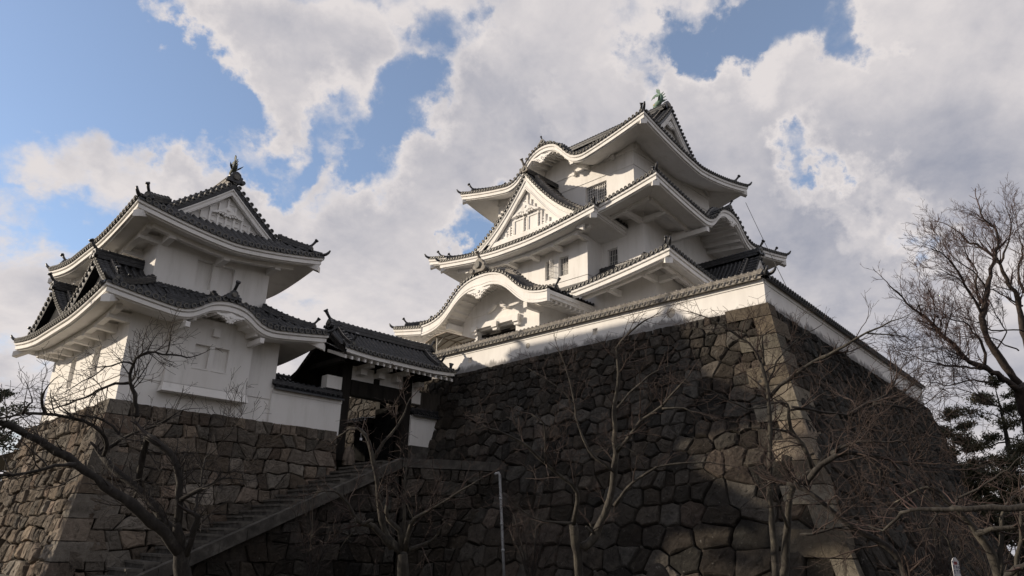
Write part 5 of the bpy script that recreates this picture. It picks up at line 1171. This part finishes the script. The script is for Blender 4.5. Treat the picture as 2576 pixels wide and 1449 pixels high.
LIMBS = {
 'left': [
  (0.33, 0.1, [(9.15, 21.72, 0.16), (9.02, 21.64, 0.57), (8.83, 21.55, 1.11), (8.69, 21.48, 1.55), (8.53, 21.41, 1.99)]),
  (0.2, 0.08, [(8.82, 21.54, 1.15), (8.33, 21.48, 1.65), (7.86, 21.49, 1.97), (7.29, 21.54, 2.41), (6.57, 21.75, 2.85), (5.86, 21.89, 3.38), (5.27, 21.88, 3.68), (4.58, 21.96, 4), (4.1, 21.9, 4.2), (3.72, 21.81, 4.23), (3.14, 21.89, 4.33)]),
  (0.075, 0.03, [(5.61, 21.13, 3.28), (5.3, 21.07, 3.25), (5, 21.03, 3.14), (4.6, 21.11, 3.02), (4.09, 21.3, 2.9), (3.59, 21.48, 2.76)]),
  (0.17, 0.1, [(8.61, 21.51, 1.62), (8.38, 21.87, 1.99), (8.08, 22.23, 2.47), (7.78, 22.64, 2.85), (7.37, 23.14, 3.27), (6.94, 23.63, 3.77)]),
  (0.075, 0.015, [(6.94, 23.63, 3.77), (7.09, 23.6, 4.11), (7.5, 23.29, 4.5), (8.01, 22.95, 4.76), (8.38, 22.69, 5.1), (8.65, 22.62, 5.3)]),
  (0.075, 0.03, [(6.94, 23.63, 3.77), (6.87, 23.25, 4.1), (6.6, 23.07, 4.41), (6.1, 23.16, 4.67), (5.6, 23.35, 4.74), (5.2, 23.45, 4.78), (4.67, 23.73, 4.74), (4.25, 23.95, 4.58), (3.83, 24.14, 4.47)]),
  (0.06, 0.03, [(5.11, 23.03, 4.72), (4.97, 23.06, 4.92), (4.92, 22.92, 5.3)]),
  (0.05, 0.02, [(4.61, 23.26, 4.66), (4.67, 23.06, 4.93), (4.69, 22.98, 5.06)]),
  (0.13, 0.1, [(8.58, 21.44, 1.84), (8.45, 21.34, 2.58), (8.37, 21.34, 3.03), (8.12, 21.4, 3.7), (7.88, 21.64, 4.01), (7.51, 22.02, 4.31)]),
  (0.1, 0.1, [(7.51, 22.02, 4.31), (7.59, 22.26, 4.02), (7.7, 22.59, 3.54), (7.86, 22.9, 2.98), (7.93, 23.08, 2.87)]),
  (0.085, 0.02, [(7.35, 22.63, 4.9), (7.26, 22.61, 5.12), (7.11, 22.56, 5.5), (6.94, 22.57, 5.84), (6.86, 22.45, 6.21), (6.88, 22.28, 6.52), (7.06, 22.02, 6.67), (7.41, 21.68, 6.65), (7.78, 21.32, 6.62), (8.01, 21.1, 6.59)]),
  (0.06, 0.02, [(6.94, 22.57, 5.84), (6.62, 22.78, 5.8), (6.35, 23.01, 5.64), (6.18, 23.15, 5.46), (5.87, 23.44, 5.25), (5.57, 23.73, 5.04), (5.26, 23.95, 4.99)]),
  (0.035, 0.012, [(6.85, 22.39, 6.36), (6.68, 22.41, 6.4), (6.5, 22.51, 6.32), (6.26, 22.7, 6.18), (5.98, 23.01, 5.89), (5.74, 23.25, 5.65), (5.48, 23.52, 5.4)]),
  (0.03, 0.015, [(7.46, 21.62, 6.65), (7.47, 21.47, 6.91), (7.39, 21.4, 7.22)]),
  (0.05, 0.03, [(6.94, 22.58, 4.33), (6.56, 22.78, 4.7), (6.2, 23.09, 4.8)]),
  (0.09, 0.05, [(8.43, 21.21, 2.58), (8.65, 20.88, 2.77), (8.88, 20.56, 2.96)]),
  (0.05, 0.012, [(8.77, 20.73, 2.85), (9, 20.36, 3.11), (9.22, 20.09, 3.19), (9.65, 19.69, 3.13)]),
  (0.025, 0.008, [(9.27, 21.98, 3.85), (9.43, 21.67, 4.13), (9.65, 21.1, 4.81), (9.69, 20.74, 5.45)]),
  (0.06, 0.025, [(8.8, 21.01, 2.22), (9.06, 21.53, 2.93), (9.27, 21.98, 3.85)]),
  (0.12, 0.07, [(8.94, 21.44, 1.12), (8.91, 21, 2.04), (8.8, 21.01, 2.22)]),
 ],
 'gate': [
  (0.17, 0.15, [(13.52, 17.34, 0.07), (13.35, 17.19, 0.69), (13.16, 17.07, 1.3)]),
  (0.11, 0.025, [(13.11, 17.11, 1.33), (12.79, 17.39, 1.72), (12.64, 17.47, 2.22), (12.47, 17.49, 2.85), (12.34, 17.5, 3.42), (12.14, 17.54, 4.05), (11.97, 17.66, 4.48), (11.84, 17.85, 4.68), (11.72, 18.15, 4.67), (11.62, 18.52, 4.48)]),
  (0.055, 0.015, [(12.22, 17.5, 3.8), (12.38, 17.28, 4.29), (12.6, 17.02, 4.73), (12.73, 16.86, 5.17), (12.8, 16.77, 5.55)]),
  (0.08, 0.05, [(13.1, 17.07, 1.42), (12.92, 17, 1.91), (12.64, 17.14, 2.22), (12.51, 17.09, 2.55)]),
  (0.08, 0.015, [(13.18, 17, 1.4), (13, 16.62, 1.92), (12.9, 16.27, 2.22), (13.07, 15.61, 2.55), (13.28, 14.92, 2.91), (13.48, 14.24, 3.26)]),
  (0.09, 0.015, [(12.91, 17.25, 1.45), (12.3, 17.35, 1.96), (11.94, 17.41, 2.07), (11.62, 17.36, 2.3), (11.21, 17.32, 2.7), (10.9, 17.32, 2.84), (10.47, 17.53, 2.79)]),
  (0.07, 0.02, [(13.29, 16.89, 1.4), (13.45, 16.23, 1.63), (13.39, 15.7, 2.05)]),
  (0.06, 0.02, [(13.17, 17, 1.43), (12.99, 16.96, 2.23), (12.89, 16.87, 2.98), (12.86, 16.76, 3.62), (12.83, 16.84, 3.88)]),
  (0.04, 0.015, [(13, 16.45, 2.22), (12.77, 16.51, 2.59)]),
  (0.03, 0.008, [(11.56, 17.19, 2.18), (11.66, 17.24, 1.88), (11.58, 17.42, 1.7), (11.45, 17.77, 1.25)]),
  (0.05, 0.05, [(12.11, 17.11, 2.13), (11.91, 17.36, 2.04)]),
 ],
 'middle': [
  (0.16, 0.13, [(17.81, 14.45, 0.18), (17.62, 14.34, 0.76), (17.4, 14.24, 1.39), (17.11, 14.14, 2.18)]),
  (0.15, 0.012, [(17.46, 14.1, 1.55), (17.7, 13.86, 1.82), (17.82, 13.55, 2.47), (17.85, 13.23, 3.28), (17.73, 13, 4.25), (17.62, 12.9, 4.91), (17.5, 12.82, 5.57), (17.41, 12.54, 6.57), (17.23, 12.49, 7.3), (17.47, 12.15, 7.77), (17.78, 11.79, 8.14), (17.98, 11.64, 8.28)]),
  (0.06, 0.012, [(17.61, 12.9, 5.37), (17.76, 12.72, 5.72), (18.1, 12.24, 6.3), (18.44, 11.82, 6.71), (18.88, 11.41, 6.97)]),
  (0.08, 0.02, [(17.7, 12.91, 4.3), (17.91, 12.17, 5.11), (18.17, 11.58, 5.53), (18.31, 11.05, 6.06), (18.35, 10.73, 6.36)]),
  (0.035, 0.01, [(18.05, 11.51, 5.45), (18.34, 10.98, 5.43), (18.58, 10.57, 5.26), (19.06, 9.94, 5.04)]),
  (0.06, 0.012, [(17.7, 13.07, 3.7), (17.15, 13.52, 4.29), (16.85, 13.67, 5), (16.72, 13.71, 5.56), (16.55, 13.74, 6.24), (16.38, 13.82, 6.81), (16.16, 13.94, 7.39)]),
  (0.09, 0.02, [(17.11, 14.14, 2.18), (16.81, 13.73, 3.06), (16.27, 13.82, 3.46), (15.7, 13.98, 3.79), (14.91, 14.23, 4.38), (14.31, 14.48, 4.59), (13.78, 14.7, 4.71)]),
  (0.03, 0.008, [(16.9, 13.81, 5.6), (16.54, 14.04, 6.04), (16.18, 14.34, 6.38), (15.73, 14.73, 6.71)]),
  (0.05, 0.01, [(17.11, 14.1, 2.23), (16.42, 14.31, 2.21), (15.73, 14.44, 2.34), (14.97, 14.54, 2.67)]),
  (0.06, 0.012, [(17.81, 13.15, 2.73), (17.85, 12.48, 3.36), (18.03, 11.78, 3.77), (18.21, 11.26, 3.86), (18.69, 10.44, 3.91), (18.91, 9.97, 3.8)]),
  (0.05, 0.02, [(15.62, 13.91, 3.78), (15.46, 13.81, 4.3), (15.31, 13.68, 4.86), (14.98, 13.89, 5.11)]),
  (0.03, 0.01, [(17.8, 12.02, 3.76), (17.43, 12.14, 4.16), (17.04, 12.39, 4.36), (16.53, 12.97, 4.13)]),
  (0.05, 0.03, [(17.38, 13.89, 2.13), (17.63, 13.74, 1.93), (17.43, 13.78, 2.24)]),
 ],
 'corner': [
  (0.14, 0.04, [(20.89, 9.72, 0.36), (20.85, 9.58, 0.92), (20.83, 9.46, 1.42), (20.7, 9.25, 2.28), (20.61, 8.93, 3.31), (20.95, 8.47, 3.73), (21.18, 8.16, 4.11), (21.51, 7.74, 4.49)]),
  (0.06, 0.02, [(20.5, 9.17, 2.22), (20.2, 9.19, 2.77), (19.89, 9.27, 3.22)]),
  (0.11, 0.012, [(20.18, 9.52, 0.68), (20.17, 9.48, 1.51), (19.97, 9.35, 2.92), (19.87, 9.17, 4.21), (19.82, 9.05, 5.27), (19.78, 9.03, 6.15), (19.74, 9.12, 6.78), (19.59, 9.34, 7.37), (19.17, 9.88, 7.9), (18.78, 10.45, 8.29), (18.68, 10.84, 8.47)]),
  (0.06, 0.05, [(19.89, 9.03, 5.77), (20.08, 8.46, 6.29), (20.37, 7.87, 6.7), (20.55, 7.48, 6.9)]),
  (0.05, 0.008, [(20.43, 7.63, 6.83), (20.42, 7.22, 6.93), (20.65, 6.38, 7.38), (20.77, 5.75, 7.61), (20.83, 5.24, 7.75)]),
  (0.03, 0.006, [(20.65, 6.38, 7.38), (20.92, 5.85, 7.29), (21.26, 5.26, 7.17)]),
  (0.04, 0.01, [(20, 9.16, 6.78), (19.97, 9.13, 7.17), (19.93, 9.09, 7.63), (20.23, 8.82, 7.88)]),
  (0.035, 0.008, [(20.06, 9.17, 6.04), (20.17, 8.85, 6.82), (20.44, 8.5, 7.34), (20.79, 8.15, 7.7), (21.2, 7.76, 8.02)]),
  (0.08, 0.015, [(20.93, 8.41, 3.73), (20.65, 8.53, 4.46), (20.43, 8.75, 4.88), (20.4, 8.7, 5.48), (20.34, 8.88, 5.65), (19.99, 9.48, 5.56)]),
  (0.04, 0.01, [(20.57, 8.81, 4.85), (20.13, 9.1, 4.87), (19.4, 9.67, 4.89)]),
  (0.035, 0.01, [(20.49, 8.74, 5.44), (20.62, 8.35, 5.44), (20.68, 8.12, 5.29), (20.64, 8.08, 4.95)]),
  (0.03, 0.006, [(19.98, 9.07, 5.51), (19.47, 9.53, 5.43), (18.73, 10, 5.77), (17.85, 10.63, 6.09)]),
 ],
 'right': [
  (0.1, 0.05, [(19.87, 6.03, 0.74), (19.8, 6.06, 1.17), (19.65, 6.2, 1.57), (19.36, 6.5, 1.91), (19, 6.92, 2.19), (18.64, 7.27, 2.6), (18.38, 7.53, 2.96), (18.29, 7.76, 3.08), (18.14, 8.03, 3.19)]),
  (0.085, 0.015, [(18.49, 7.69, 3.17), (18.42, 7.41, 3.49), (18.46, 7.05, 3.75), (18.57, 6.67, 3.9), (18.83, 6.24, 3.86), (19.1, 5.83, 3.76), (19.33, 5.49, 3.6), (19.63, 5.03, 3.53), (19.93, 4.55, 3.5)]),
  (0.05, 0.01, [(18.55, 6.96, 3.88), (18.46, 6.68, 4.02), (18.51, 6.29, 4.1), (18.8, 5.68, 4.12), (18.91, 5.28, 4.1)]),
  (0.045, 0.01, [(19.54, 6.13, 2.66), (19.53, 6.16, 2.92), (19.49, 6.24, 3.15), (19.51, 6.2, 3.49), (19.4, 6.32, 3.75), (19.42, 6.28, 4.1)]),
  (0.06, 0.02, [(18.82, 6.5, 4.86), (19.22, 6.19, 5.16), (19.69, 5.84, 5.41), (19.94, 5.63, 5.82)]),
  (0.04, 0.015, [(17.74, 7.51, 5.01), (18.1, 7.17, 4.95), (18.55, 6.77, 4.87), (18.98, 6.36, 4.81)]),
  (0.035, 0.012, [(19.16, 6.01, 5.13), (19.59, 5.59, 5.1), (19.92, 5.32, 4.97), (20.32, 5.03, 4.75), (20.7, 4.79, 4.47)]),
  (0.04, 0.015, [(18.3, 7.89, 1.97), (18.59, 7.46, 2.05), (18.87, 7.01, 2.19), (19.19, 6.56, 2.23)]),
 ],
 'right2': [
  (0.12, 0.012, [(18.86, 4.01, 0.77), (18.81, 3.95, 1.18), (18.69, 3.95, 1.59), (18.43, 4.1, 2), (18.2, 4.24, 2.36), (17.93, 4.44, 2.69), (17.78, 4.57, 2.92), (17.58, 4.88, 2.88), (17.37, 5.33, 2.62)]),
  (0.07, 0.04, [(18.2, 4.05, 2), (18.13, 3.9, 2.06), (18.17, 3.65, 2.11), (18.36, 3.22, 2.19), (18.46, 2.91, 2.22)]),
  (0.07, 0.02, [(18.76, 3.9, 1.19), (18.79, 3.84, 1.59), (18.84, 3.74, 2.07), (18.91, 3.62, 2.55), (19.14, 3.43, 2.82)]),
  (0.05, 0.02, [(18.36, 3.53, 1.21), (18.22, 3.34, 1.87), (18.11, 3.17, 2.4), (17.99, 3.11, 2.77)]),
  (0.03, 0.01, [(18.57, 4.66, 1.54), (18.37, 4.69, 1.88), (18.19, 4.77, 2.08), (17.98, 4.98, 2.1)]),
 ],
 'front': [
  (0.05, 0.01, [(11.59, 1.58, 2.17), (11.38, 1.96, 2.18), (11.25, 2.26, 2.18), (11.14, 2.55, 2.16), (11.09, 2.76, 2.16), (10.95, 3.08, 2.15), (10.98, 3.23, 2.13), (11.02, 3.39, 2.05), (11.07, 3.59, 1.89), (11.03, 3.77, 1.95)]),
  (0.02, 0.006, [(11.38, 2.85, 2.18), (11.3, 2.97, 2.24), (11.15, 3.09, 2.45), (11.08, 3.17, 2.6), (10.99, 3.26, 2.73)]),
  (0.02, 0.006, [(11.3, 2.78, 2.17), (11.26, 2.64, 2.3), (11.31, 2.4, 2.42), (11.32, 2.21, 2.54), (11.32, 2.03, 2.65), (11.31, 1.82, 2.83)]),
  (0.012, 0.004, [(11.32, 2.95, 2.11), (11.28, 3.04, 1.98), (11.21, 3.16, 1.91), (11.1, 3.21, 2.03)]),
  (0.014, 0.005, [(11.28, 3.26, 2.16), (11.18, 3.35, 2.18), (11.06, 3.48, 2.17)]),
  (0.045, 0.03, [(11.48, 2.03, 1.51), (11.5, 2.2, 1.43), (11.56, 2.33, 1.35), (11.65, 2.44, 1.26)]),
 ],
 'zelkova': [
  (0.62, 0.5, [(44.75, 6.91, 5.92), (44.1, 6.6, 7.81), (43.63, 6.51, 8.93), (43.25, 6.51, 9.68)]),
  (0.38, 0.04, [(43.18, 6.54, 9.75), (42.92, 6.75, 10.39), (42.38, 7.09, 11.33), (42.02, 7.28, 12.21), (41.91, 7.25, 13.03), (41.92, 7.01, 14.01), (42.05, 6.65, 15.01), (42.16, 6.33, 15.94), (42.27, 5.89, 17.12), (42.13, 5.95, 17.82), (41.86, 6.23, 18.36), (41.73, 6.31, 18.99)]),
  (0.33, 0.03, [(43.15, 6.68, 9.52), (42.25, 7.03, 9.98), (41.24, 7.5, 10.4), (40.22, 8.03, 10.73), (39.4, 8.22, 11.32), (38.53, 8.55, 11.76), (37.82, 8.7, 12.19), (36.82, 9.1, 12.75), (36.09, 9.32, 13.1), (35.28, 9.56, 13.58)]),
  (0.36, 0.03, [(44.63, 5.91, 11.08), (44.26, 6.03, 12.3), (43.79, 5.85, 14.33), (43.54, 6.08, 15.11), (43.27, 6.2, 16.15), (42.67, 6.7, 17.11), (42.4, 7.18, 17.44), (42.21, 7.5, 17.93), (41.86, 7.93, 18.51)]),
  (0.18, 0.02, [(42.32, 7.28, 12.96), (41.42, 7.31, 13.69), (40.78, 7.33, 13.96), (39.96, 7.41, 14.44), (39.2, 7.42, 14.91), (38.22, 7.65, 15.44), (37.18, 8.01, 15.81)]),
  (0.16, 0.02, [(41.18, 7.49, 10.38), (40.78, 7.24, 11.28), (40.06, 7.44, 11.97), (39.47, 7.64, 12.36), (38.56, 8.29, 12.52)]),
  (0.13, 0.015, [(41.61, 7.38, 10.32), (40.43, 7.95, 10.31), (39.39, 8.4, 10.23), (37.94, 9.18, 10.31), (36.62, 9.72, 10.61)]),
  (0.1, 0.015, [(41.65, 7.37, 9.68), (40.43, 8.06, 9.65), (39.49, 8.56, 9.4), (38.53, 9.02, 9.3), (37.61, 9.38, 9.31)]),
  (0.14, 0.02, [(41.94, 7.28, 13.73), (41.53, 7.14, 14.81), (41.33, 7.02, 15.43), (40.9, 7.14, 16.04), (40.58, 7.19, 16.58)]),
  (0.1, 0.015, [(42.52, 6.95, 14.69), (41.77, 7.09, 15.4), (40.57, 7.71, 16.09), (40.05, 7.82, 16.41)]),
  (0.12, 0.02, [(44.39, 6.34, 16.61), (44.41, 5.9, 17.44), (44.26, 5.43, 18.67), (43.88, 5.44, 19.4)]),
  (0.1, 0.02, [(44.66, 5.84, 14.11), (44.18, 6.21, 14.33), (43.44, 6.68, 14.87), (43.07, 7.03, 14.94)]),
  (0.09, 0.015, [(43.88, 5.92, 12.54), (43.46, 6.31, 12.6), (42.71, 7.08, 12.58), (41.9, 7.68, 13.03), (40.97, 8.51, 13.23)]),
  (0.16, 0.02, [(45.75, 5.74, 15.09), (45.6, 5.84, 16.19), (45.83, 5.41, 17.56), (45.73, 5.39, 18.78)]),
  (0.08, 0.015, [(42.75, 6.17, 11.33), (42.4, 6.45, 11.47), (41.66, 6.98, 11.91), (40.66, 8.01, 11.88), (40.01, 8.51, 12.16)]),
  (0.07, 0.012, [(39.79, 8.01, 10.64), (38.7, 8.44, 10.97), (37.93, 8.73, 10.94), (37.09, 9.13, 10.84)]),
  (0.09, 0.02, [(43.41, 7.12, 8.16), (42.24, 7.54, 8.68), (41.07, 8.04, 9.04), (39.95, 8.56, 9.24)]),
  (0.06, 0.015, [(39.21, 8.5, 9.35), (39.07, 8.38, 9.85), (38.88, 8.32, 10.36)]),
  (0.06, 0.015, [(38.21, 8.48, 11.67), (38.13, 8.3, 12.18), (37.69, 8.53, 12.61), (37.41, 8.59, 13.04)]),
  (0.08, 0.02, [(42.55, 7.03, 11.52), (42.86, 6.51, 12.42), (42.45, 6.77, 13.23), (42.3, 6.83, 13.9)]),
 ],
}
# ------------------------------------------------------------------ trees
def smooth_line(P, seg, g, jit):
    P = np.array(P, float); n = len(P)
    if n == 2: P = np.array([P[0], (P[0]+P[1])/2, P[1]]); n = 3
    Q = np.vstack([2*P[0]-P[1], P, 2*P[-1]-P[-2]]); out = []
    for i in range(1, n):
        a, b, c, d = Q[i-1], Q[i], Q[i+1], Q[i+2]; k = max(2, int(np.linalg.norm(c-b)/seg))
        for j in range(k):
            t = j/k; out.append(.5*((2*b)+(c-a)*t+(2*a-5*b+4*c-d)*t*t+(3*b-a-3*c+d)*t**3))
    out.append(P[-1]); out = np.array(out)
    out[1:-1] += g.normal(0, jit, out[1:-1].shape); return out
def perp(d, g):
    v = g.normal(size=3); v -= d*(v @ d); return v/np.linalg.norm(v)
def grow(acc, p, d, L, r, lev, g, K):
    n = max(3, int(L/K['seg'])); pts = [p]; dd = d.copy(); st = L/n; side = perp(d, g)
    for i in range(n):
        dd = dd+g.normal(0, K['wander'], 3)+side*K['curl']*(.5-i/n)*.5+np.array((0, 0, K['up'])); dd /= np.linalg.norm(dd); pts.append(pts[-1]+dd*st)
    pts = np.array(pts); rr = np.linspace(r, max(r*.35, K['rmin']), n+1); acc.append((pts, rr, 4 if r > .012 else 3))
    if lev <= 0: return
    k = max(1, int(L*K['dens'][lev-1]*g.uniform(.7, 1.3)))
    for i in range(k):
        t = g.uniform(.18, 1.0); j = t*n; a = int(min(j, n-1)); q = pts[a]+(pts[a+1]-pts[a])*(j-a); ax = pts[a+1]-pts[a]; ax /= np.linalg.norm(ax)
        ang = g.uniform(*K['ang']); cd = ax*math.cos(ang)+perp(ax, g)*math.sin(ang)
        grow(acc, q, cd/np.linalg.norm(cd), L*g.uniform(*K['ratio']), max(rr[a]*.55, K['rmin']), lev-1, g, K)
CH = dict(seg=.16, wander=.16, curl=.5, up=.035, rmin=.0045, dens=(5.5, 4.5), ang=(.5, 1.15), ratio=(.35, .7), first=2.8, L=(.5, 1.5), lev=2)
ZK = dict(seg=.22, wander=.10, curl=.35, up=.05, rmin=.0065, dens=(6.0, 4.6, 3.6), ang=(.35, .8), ratio=(.40, .66), first=2.7, L=(1.0, 2.3), lev=3)
def bare_tree(name, label, limbs, seed, K, mats, group=None, jit=.015, twig_scale=1.0, start=.18, bark_knots=True):
    g = np.random.default_rng(seed); base = limbs[0][2][0]
    T = thing(name, label, 'tree', (base[0], base[1], 0), group); mb = MB(); acc = []
    root = np.array(limbs[0][2][0]); 
    if root[2] > .05:                            # carry the trunk down to the soil
        limbs = [(limbs[0][0]*1.25, limbs[0][0], [(root[0], root[1], -.15), (root[0], root[1], root[2]*.5), tuple(root)])]+limbs
    for li, (r0, r1, P) in enumerate(limbs):
        pts = smooth_line(P, .28, g, jit if r0 < .3 else .04); n = len(pts); rr = np.linspace(r0, r1, n)*(1+g.normal(0, .09, n))
        mb.tube(pts, rr, 10 if r0 > .12 else (7 if r0 > .04 else 5), 0)
        d = np.concatenate([[0], np.cumsum(np.linalg.norm(np.diff(pts, axis=0), axis=1))])
        if r0 > .13 and li < 2: continue
        k = int(d[-1]*K['first']*g.uniform(.85, 1.15))
        for i in range(k):
            t = start+(1-start)*g.random()**.8; i0 = min(int(t*(n-1)), n-2); ax = pts[i0+1]-pts[i0]; ax /= np.linalg.norm(ax)
            ang = g.uniform(*K['ang']); cd = ax*math.cos(ang)+perp(ax, g)*math.sin(ang)+np.array((0, 0, .15)); cd /= np.linalg.norm(cd)
            grow(acc, pts[i0], cd, g.uniform(*K['L'])*twig_scale*(1.1-.4*t), max(min(rr[i0]*.5, .022*(1.6 if K is ZK else 1)), K['rmin']*1.6), K['lev'], g, K)
        grow(acc, pts[-1], (pts[-1]-pts[-2])/np.linalg.norm(pts[-1]-pts[-2]), K['L'][0]*1.2*twig_scale, max(r1, K['rmin']*1.5), K['lev'], g, K)
    mb.build('trunk', mats[0], T)
    mb = MB()
    for pts, rr, k in acc: mb.tube(pts, rr, k, 0, cap=False)
    mb.build('twigs', mats[1], T); return T
def build_trees():
    bare_tree('cherry_tree', 'big leafless cherry tree with long dark boughs before the stairs and turret base', [(a*.82, b*.9, c) for a, b, c in LIMBS['left']], 101, dict(CH, first=5.0, rmin=.0055), ('bark_dark', 'twig_dark'), 'leafless cherry trees below the castle')
    bare_tree('cherry_tree', 'leafless forked cherry tree with pale lichened limbs in front of the gateway', LIMBS['gate'], 102, CH, ('bark_lichen', 'twig'), 'leafless cherry trees below the castle')
    bare_tree('cherry_tree', 'leafless cherry tree before the dark keep base, its twigs crossing the sunlit wall', [(a*.85, b, c) for a, b, c in LIMBS['middle']], 103, CH, ('bark_lichen', 'twig'), 'leafless cherry trees below the castle')
    bare_tree('cherry_tree', 'leafless cherry tree in front of the pale squared corner of the keep base', LIMBS['corner'], 104, dict(CH, first=3.6), ('bark_lichen', 'twig'), 'leafless cherry trees below the castle')
    bare_tree('cherry_tree', 'leafless tree with a thick dark bough slanting across the shaded side of the keep base', LIMBS['right'], 105, dict(CH, first=5.0, L=(.7, 2.0)), ('bark_dark', 'twig'), 'leafless cherry trees below the castle')
    bare_tree('cherry_tree', 'slender leafless tree behind the white stake sign at the lower right', LIMBS['right2'], 106, dict(CH, first=4.5), ('bark_lichen', 'twig'), 'leafless cherry trees below the castle')
    g = LIMBS['front']; root = g[0][2][0]
    bare_tree('cherry_tree', 'nearest leafless bough with reddish sunlit twigs reaching in from the right edge', [(.10, .06, [(root[0]+.5, root[1]-.5, -.1), (root[0]+.35, root[1]-.35, 1.2), root])]+g, 107, dict(CH, L=(.2, .55), first=3.0, seg=.09, rmin=.0022), ('bark_dark', 'twig_mauve'), 'leafless cherry trees below the castle', jit=.01)
    bare_tree('zelkova_tree', 'tall leafless zelkova with a fine brushwork crown against the clouds at the right edge', [(a*(.52 if i else .42), b*.9, c) for i, (a, b, c) in enumerate(LIMBS['zelkova'])], 108, ZK, ('bark_brown', 'twig_mauve'), jit=.03, start=.25)
    # low leafless shrubs in the dark foot of the picture
    G = np.random.default_rng(5)
    for i, (x, y, s) in enumerate(((26.5, 7.2, 1.0), (19.5, 18.0, .9), (15.5, 25.6, 1.0), (30.5, 8.0, 1.1), (23.0, 5.0, .9))):
        L = []
        for k in range(11):
            a = G.uniform(0, 6.3); h = G.uniform(1.6, 3.4)*s; rr = G.uniform(.3, 1.5)*s
            L.append((.03, .008, [(x, y, 0.0), (x+math.cos(a)*rr*.4, y+math.sin(a)*rr*.4, h*.5), (x+math.cos(a)*rr, y+math.sin(a)*rr, h)]))
        lab = ['low leafless shrub at the foot of the shaded stone face', 'low leafless shrub by the boulder under the keep base', 'low leafless shrub before the stair kerb', 'low leafless shrub farther along the shaded stone face', 'low leafless shrub beside the white stake sign'][i]
        T = bare_tree('shrub', lab, L, 120+i, dict(CH, L=(.4, 1.0)), ('bark_dark', 'twig'), 'leafless shrubs at the foot of the walls'); T['category'] = 'shrub'
def leaf_tree(name, label, x, y, z0, h, spread, seed, mat, pine=True, group=None, cat='tree', lean=(0, 0), n_b=16, blades=46):
    g = np.random.default_rng(seed); T = thing(name, label, cat, (x, y, z0), group); mb = MB()
    t = np.linspace(0, 1, 9); tr = np.array([(x+lean[0]*u*u+.25*math.sin(3*u+seed), y+lean[1]*u*u+.2*math.cos(4*u+seed), z0+h*u) for u in t]); mb.tube(tr, .034*h*(1.05-t), 8)
    lf = MB()
    for b in range(n_b):
        u = .25+.75*(b+.5)/n_b if pine else .15+.85*(b+.5)/n_b; i = min(int(u*8), 7); p = tr[i]+(tr[i+1]-tr[i])*(u*8-i)
        a = b*2.4+g.uniform(-.5, .5); L = spread*(1.15-u*.75)*g.uniform(.6, 1.15); d = np.array((math.cos(a), math.sin(a), g.uniform(-.05, .35)))
        q = [p+d*L*k+np.array((0, 0, .12*L*math.sin(k*5+b))) for k in np.linspace(0, 1, 6)]; mb.tube(q, np.linspace(.012*h*(1.1-u), .012, 6), 5)
        for k in range(blades):
            v = .25+.8*g.random()**.7; c = p+d*L*v+g.normal(0, 1, 3)*np.array((.16, .16, .07 if pine else .14))*L*(.5+.5*v); s = g.uniform(.16, .34)*(1 if pine else .9)
            for m_ in range(7 if pine else 5):
                e = g.normal(size=3)+np.array((0, 0, .5 if pine else 0)); e /= np.linalg.norm(e); f = perp(e, g)*(.05 if pine else .09); r = c+g.normal(0, .09, 3)
                if pine: lf.add([tuple(r-f), tuple(r+f), tuple(r+e*s)], [(0, 1, 2)], 0)
                else: lf.add([tuple(r), tuple(r+f+e*s*.4), tuple(r+e*s*.9), tuple(r-f+e*s*.4)], [(0, 1, 2, 3)], 0)
    mb.build('trunk', 'bark_dark', T); lf.build('crown', mat, T); return T
def build_evergreens():
    for i, (x, y, h, s, lab) in enumerate(((64.5, 15.0, 11.5, 4.6, 'dark pine behind the end of the shaded white wall'), (71, 12.6, 15.0, 5.4, 'tall rust-tinged pine behind the zelkova boughs'), (60.5, 9.5, 8.2, 4.4, 'low spreading pine under the zelkova at the right edge'), (57.0, 12.0, 6.6, 3.6, 'small dark pine against the far end of the keep base'), (70, 19.5, 12.5, 4.8, 'pine farthest back, beyond the end of the shaded wall'))):
        leaf_tree('pine_tree', lab, x, y, 0, h, s, 200+i, 'needles', True, 'pines beyond the keep base', n_b=26, blades=90)
    leaf_tree('evergreen_tree', 'tall evergreen off to the left of the turret, outside the photograph', 1.0, 37.3, 0, 20.0, 2.3, 231, 'evergreen', False, 'evergreens behind the turret', n_b=44, blades=80)
    for i, (x, y, h, s, lab) in enumerate(((9.5, 70, 15.5, 4.5, 'dark evergreen at the left edge behind the turret base'), (13.5, 78, 14.0, 4.5, 'dark evergreen farther back, left of the turret base'))):
        leaf_tree('evergreen_tree', lab, x, y, 0, h, s, 220+i, 'evergreen', False, 'evergreens behind the turret', n_b=26, blades=60)
def build_added_woods():  # unseen trees added behind the viewer to keep low skylight off the walls
    g = np.random.default_rng(77); mb = MB(); fh = Vector((FW.x, FW.y, 0)).normalized()
    for k in range(150):
        a = g.uniform(0, 2*math.pi); d = V3(math.cos(a), math.sin(a), 0)
        if d[0]*fh.x+d[1]*fh.y > -.12: continue
        r = g.uniform(22, 46); c = d*r; h = g.uniform(9, 16); w = g.uniform(2.2, 3.6)
        for j in range(190):
            u = g.random()**.8; rad = w*(1.05-u*.7)*math.sqrt(g.random()); b = g.uniform(0, 6.3); q = c+V3(math.cos(b)*rad, math.sin(b)*rad, 1.0+u*h)
            e = g.normal(size=3); e /= np.linalg.norm(e); f = perp(e, g); s = g.uniform(.35, .75)
            mb.add([tuple(q-e*s), tuple(q+f*s*.5), tuple(q+e*s), tuple(q-f*s*.5)], [(0, 1, 2, 3)])
    tag(mb.build('added_woods', 'evergreen'), 'unseen evergreen wood added behind the viewer to block low sky light', None, None, 'stuff')
build_trees(); build_evergreens(); build_added_woods()
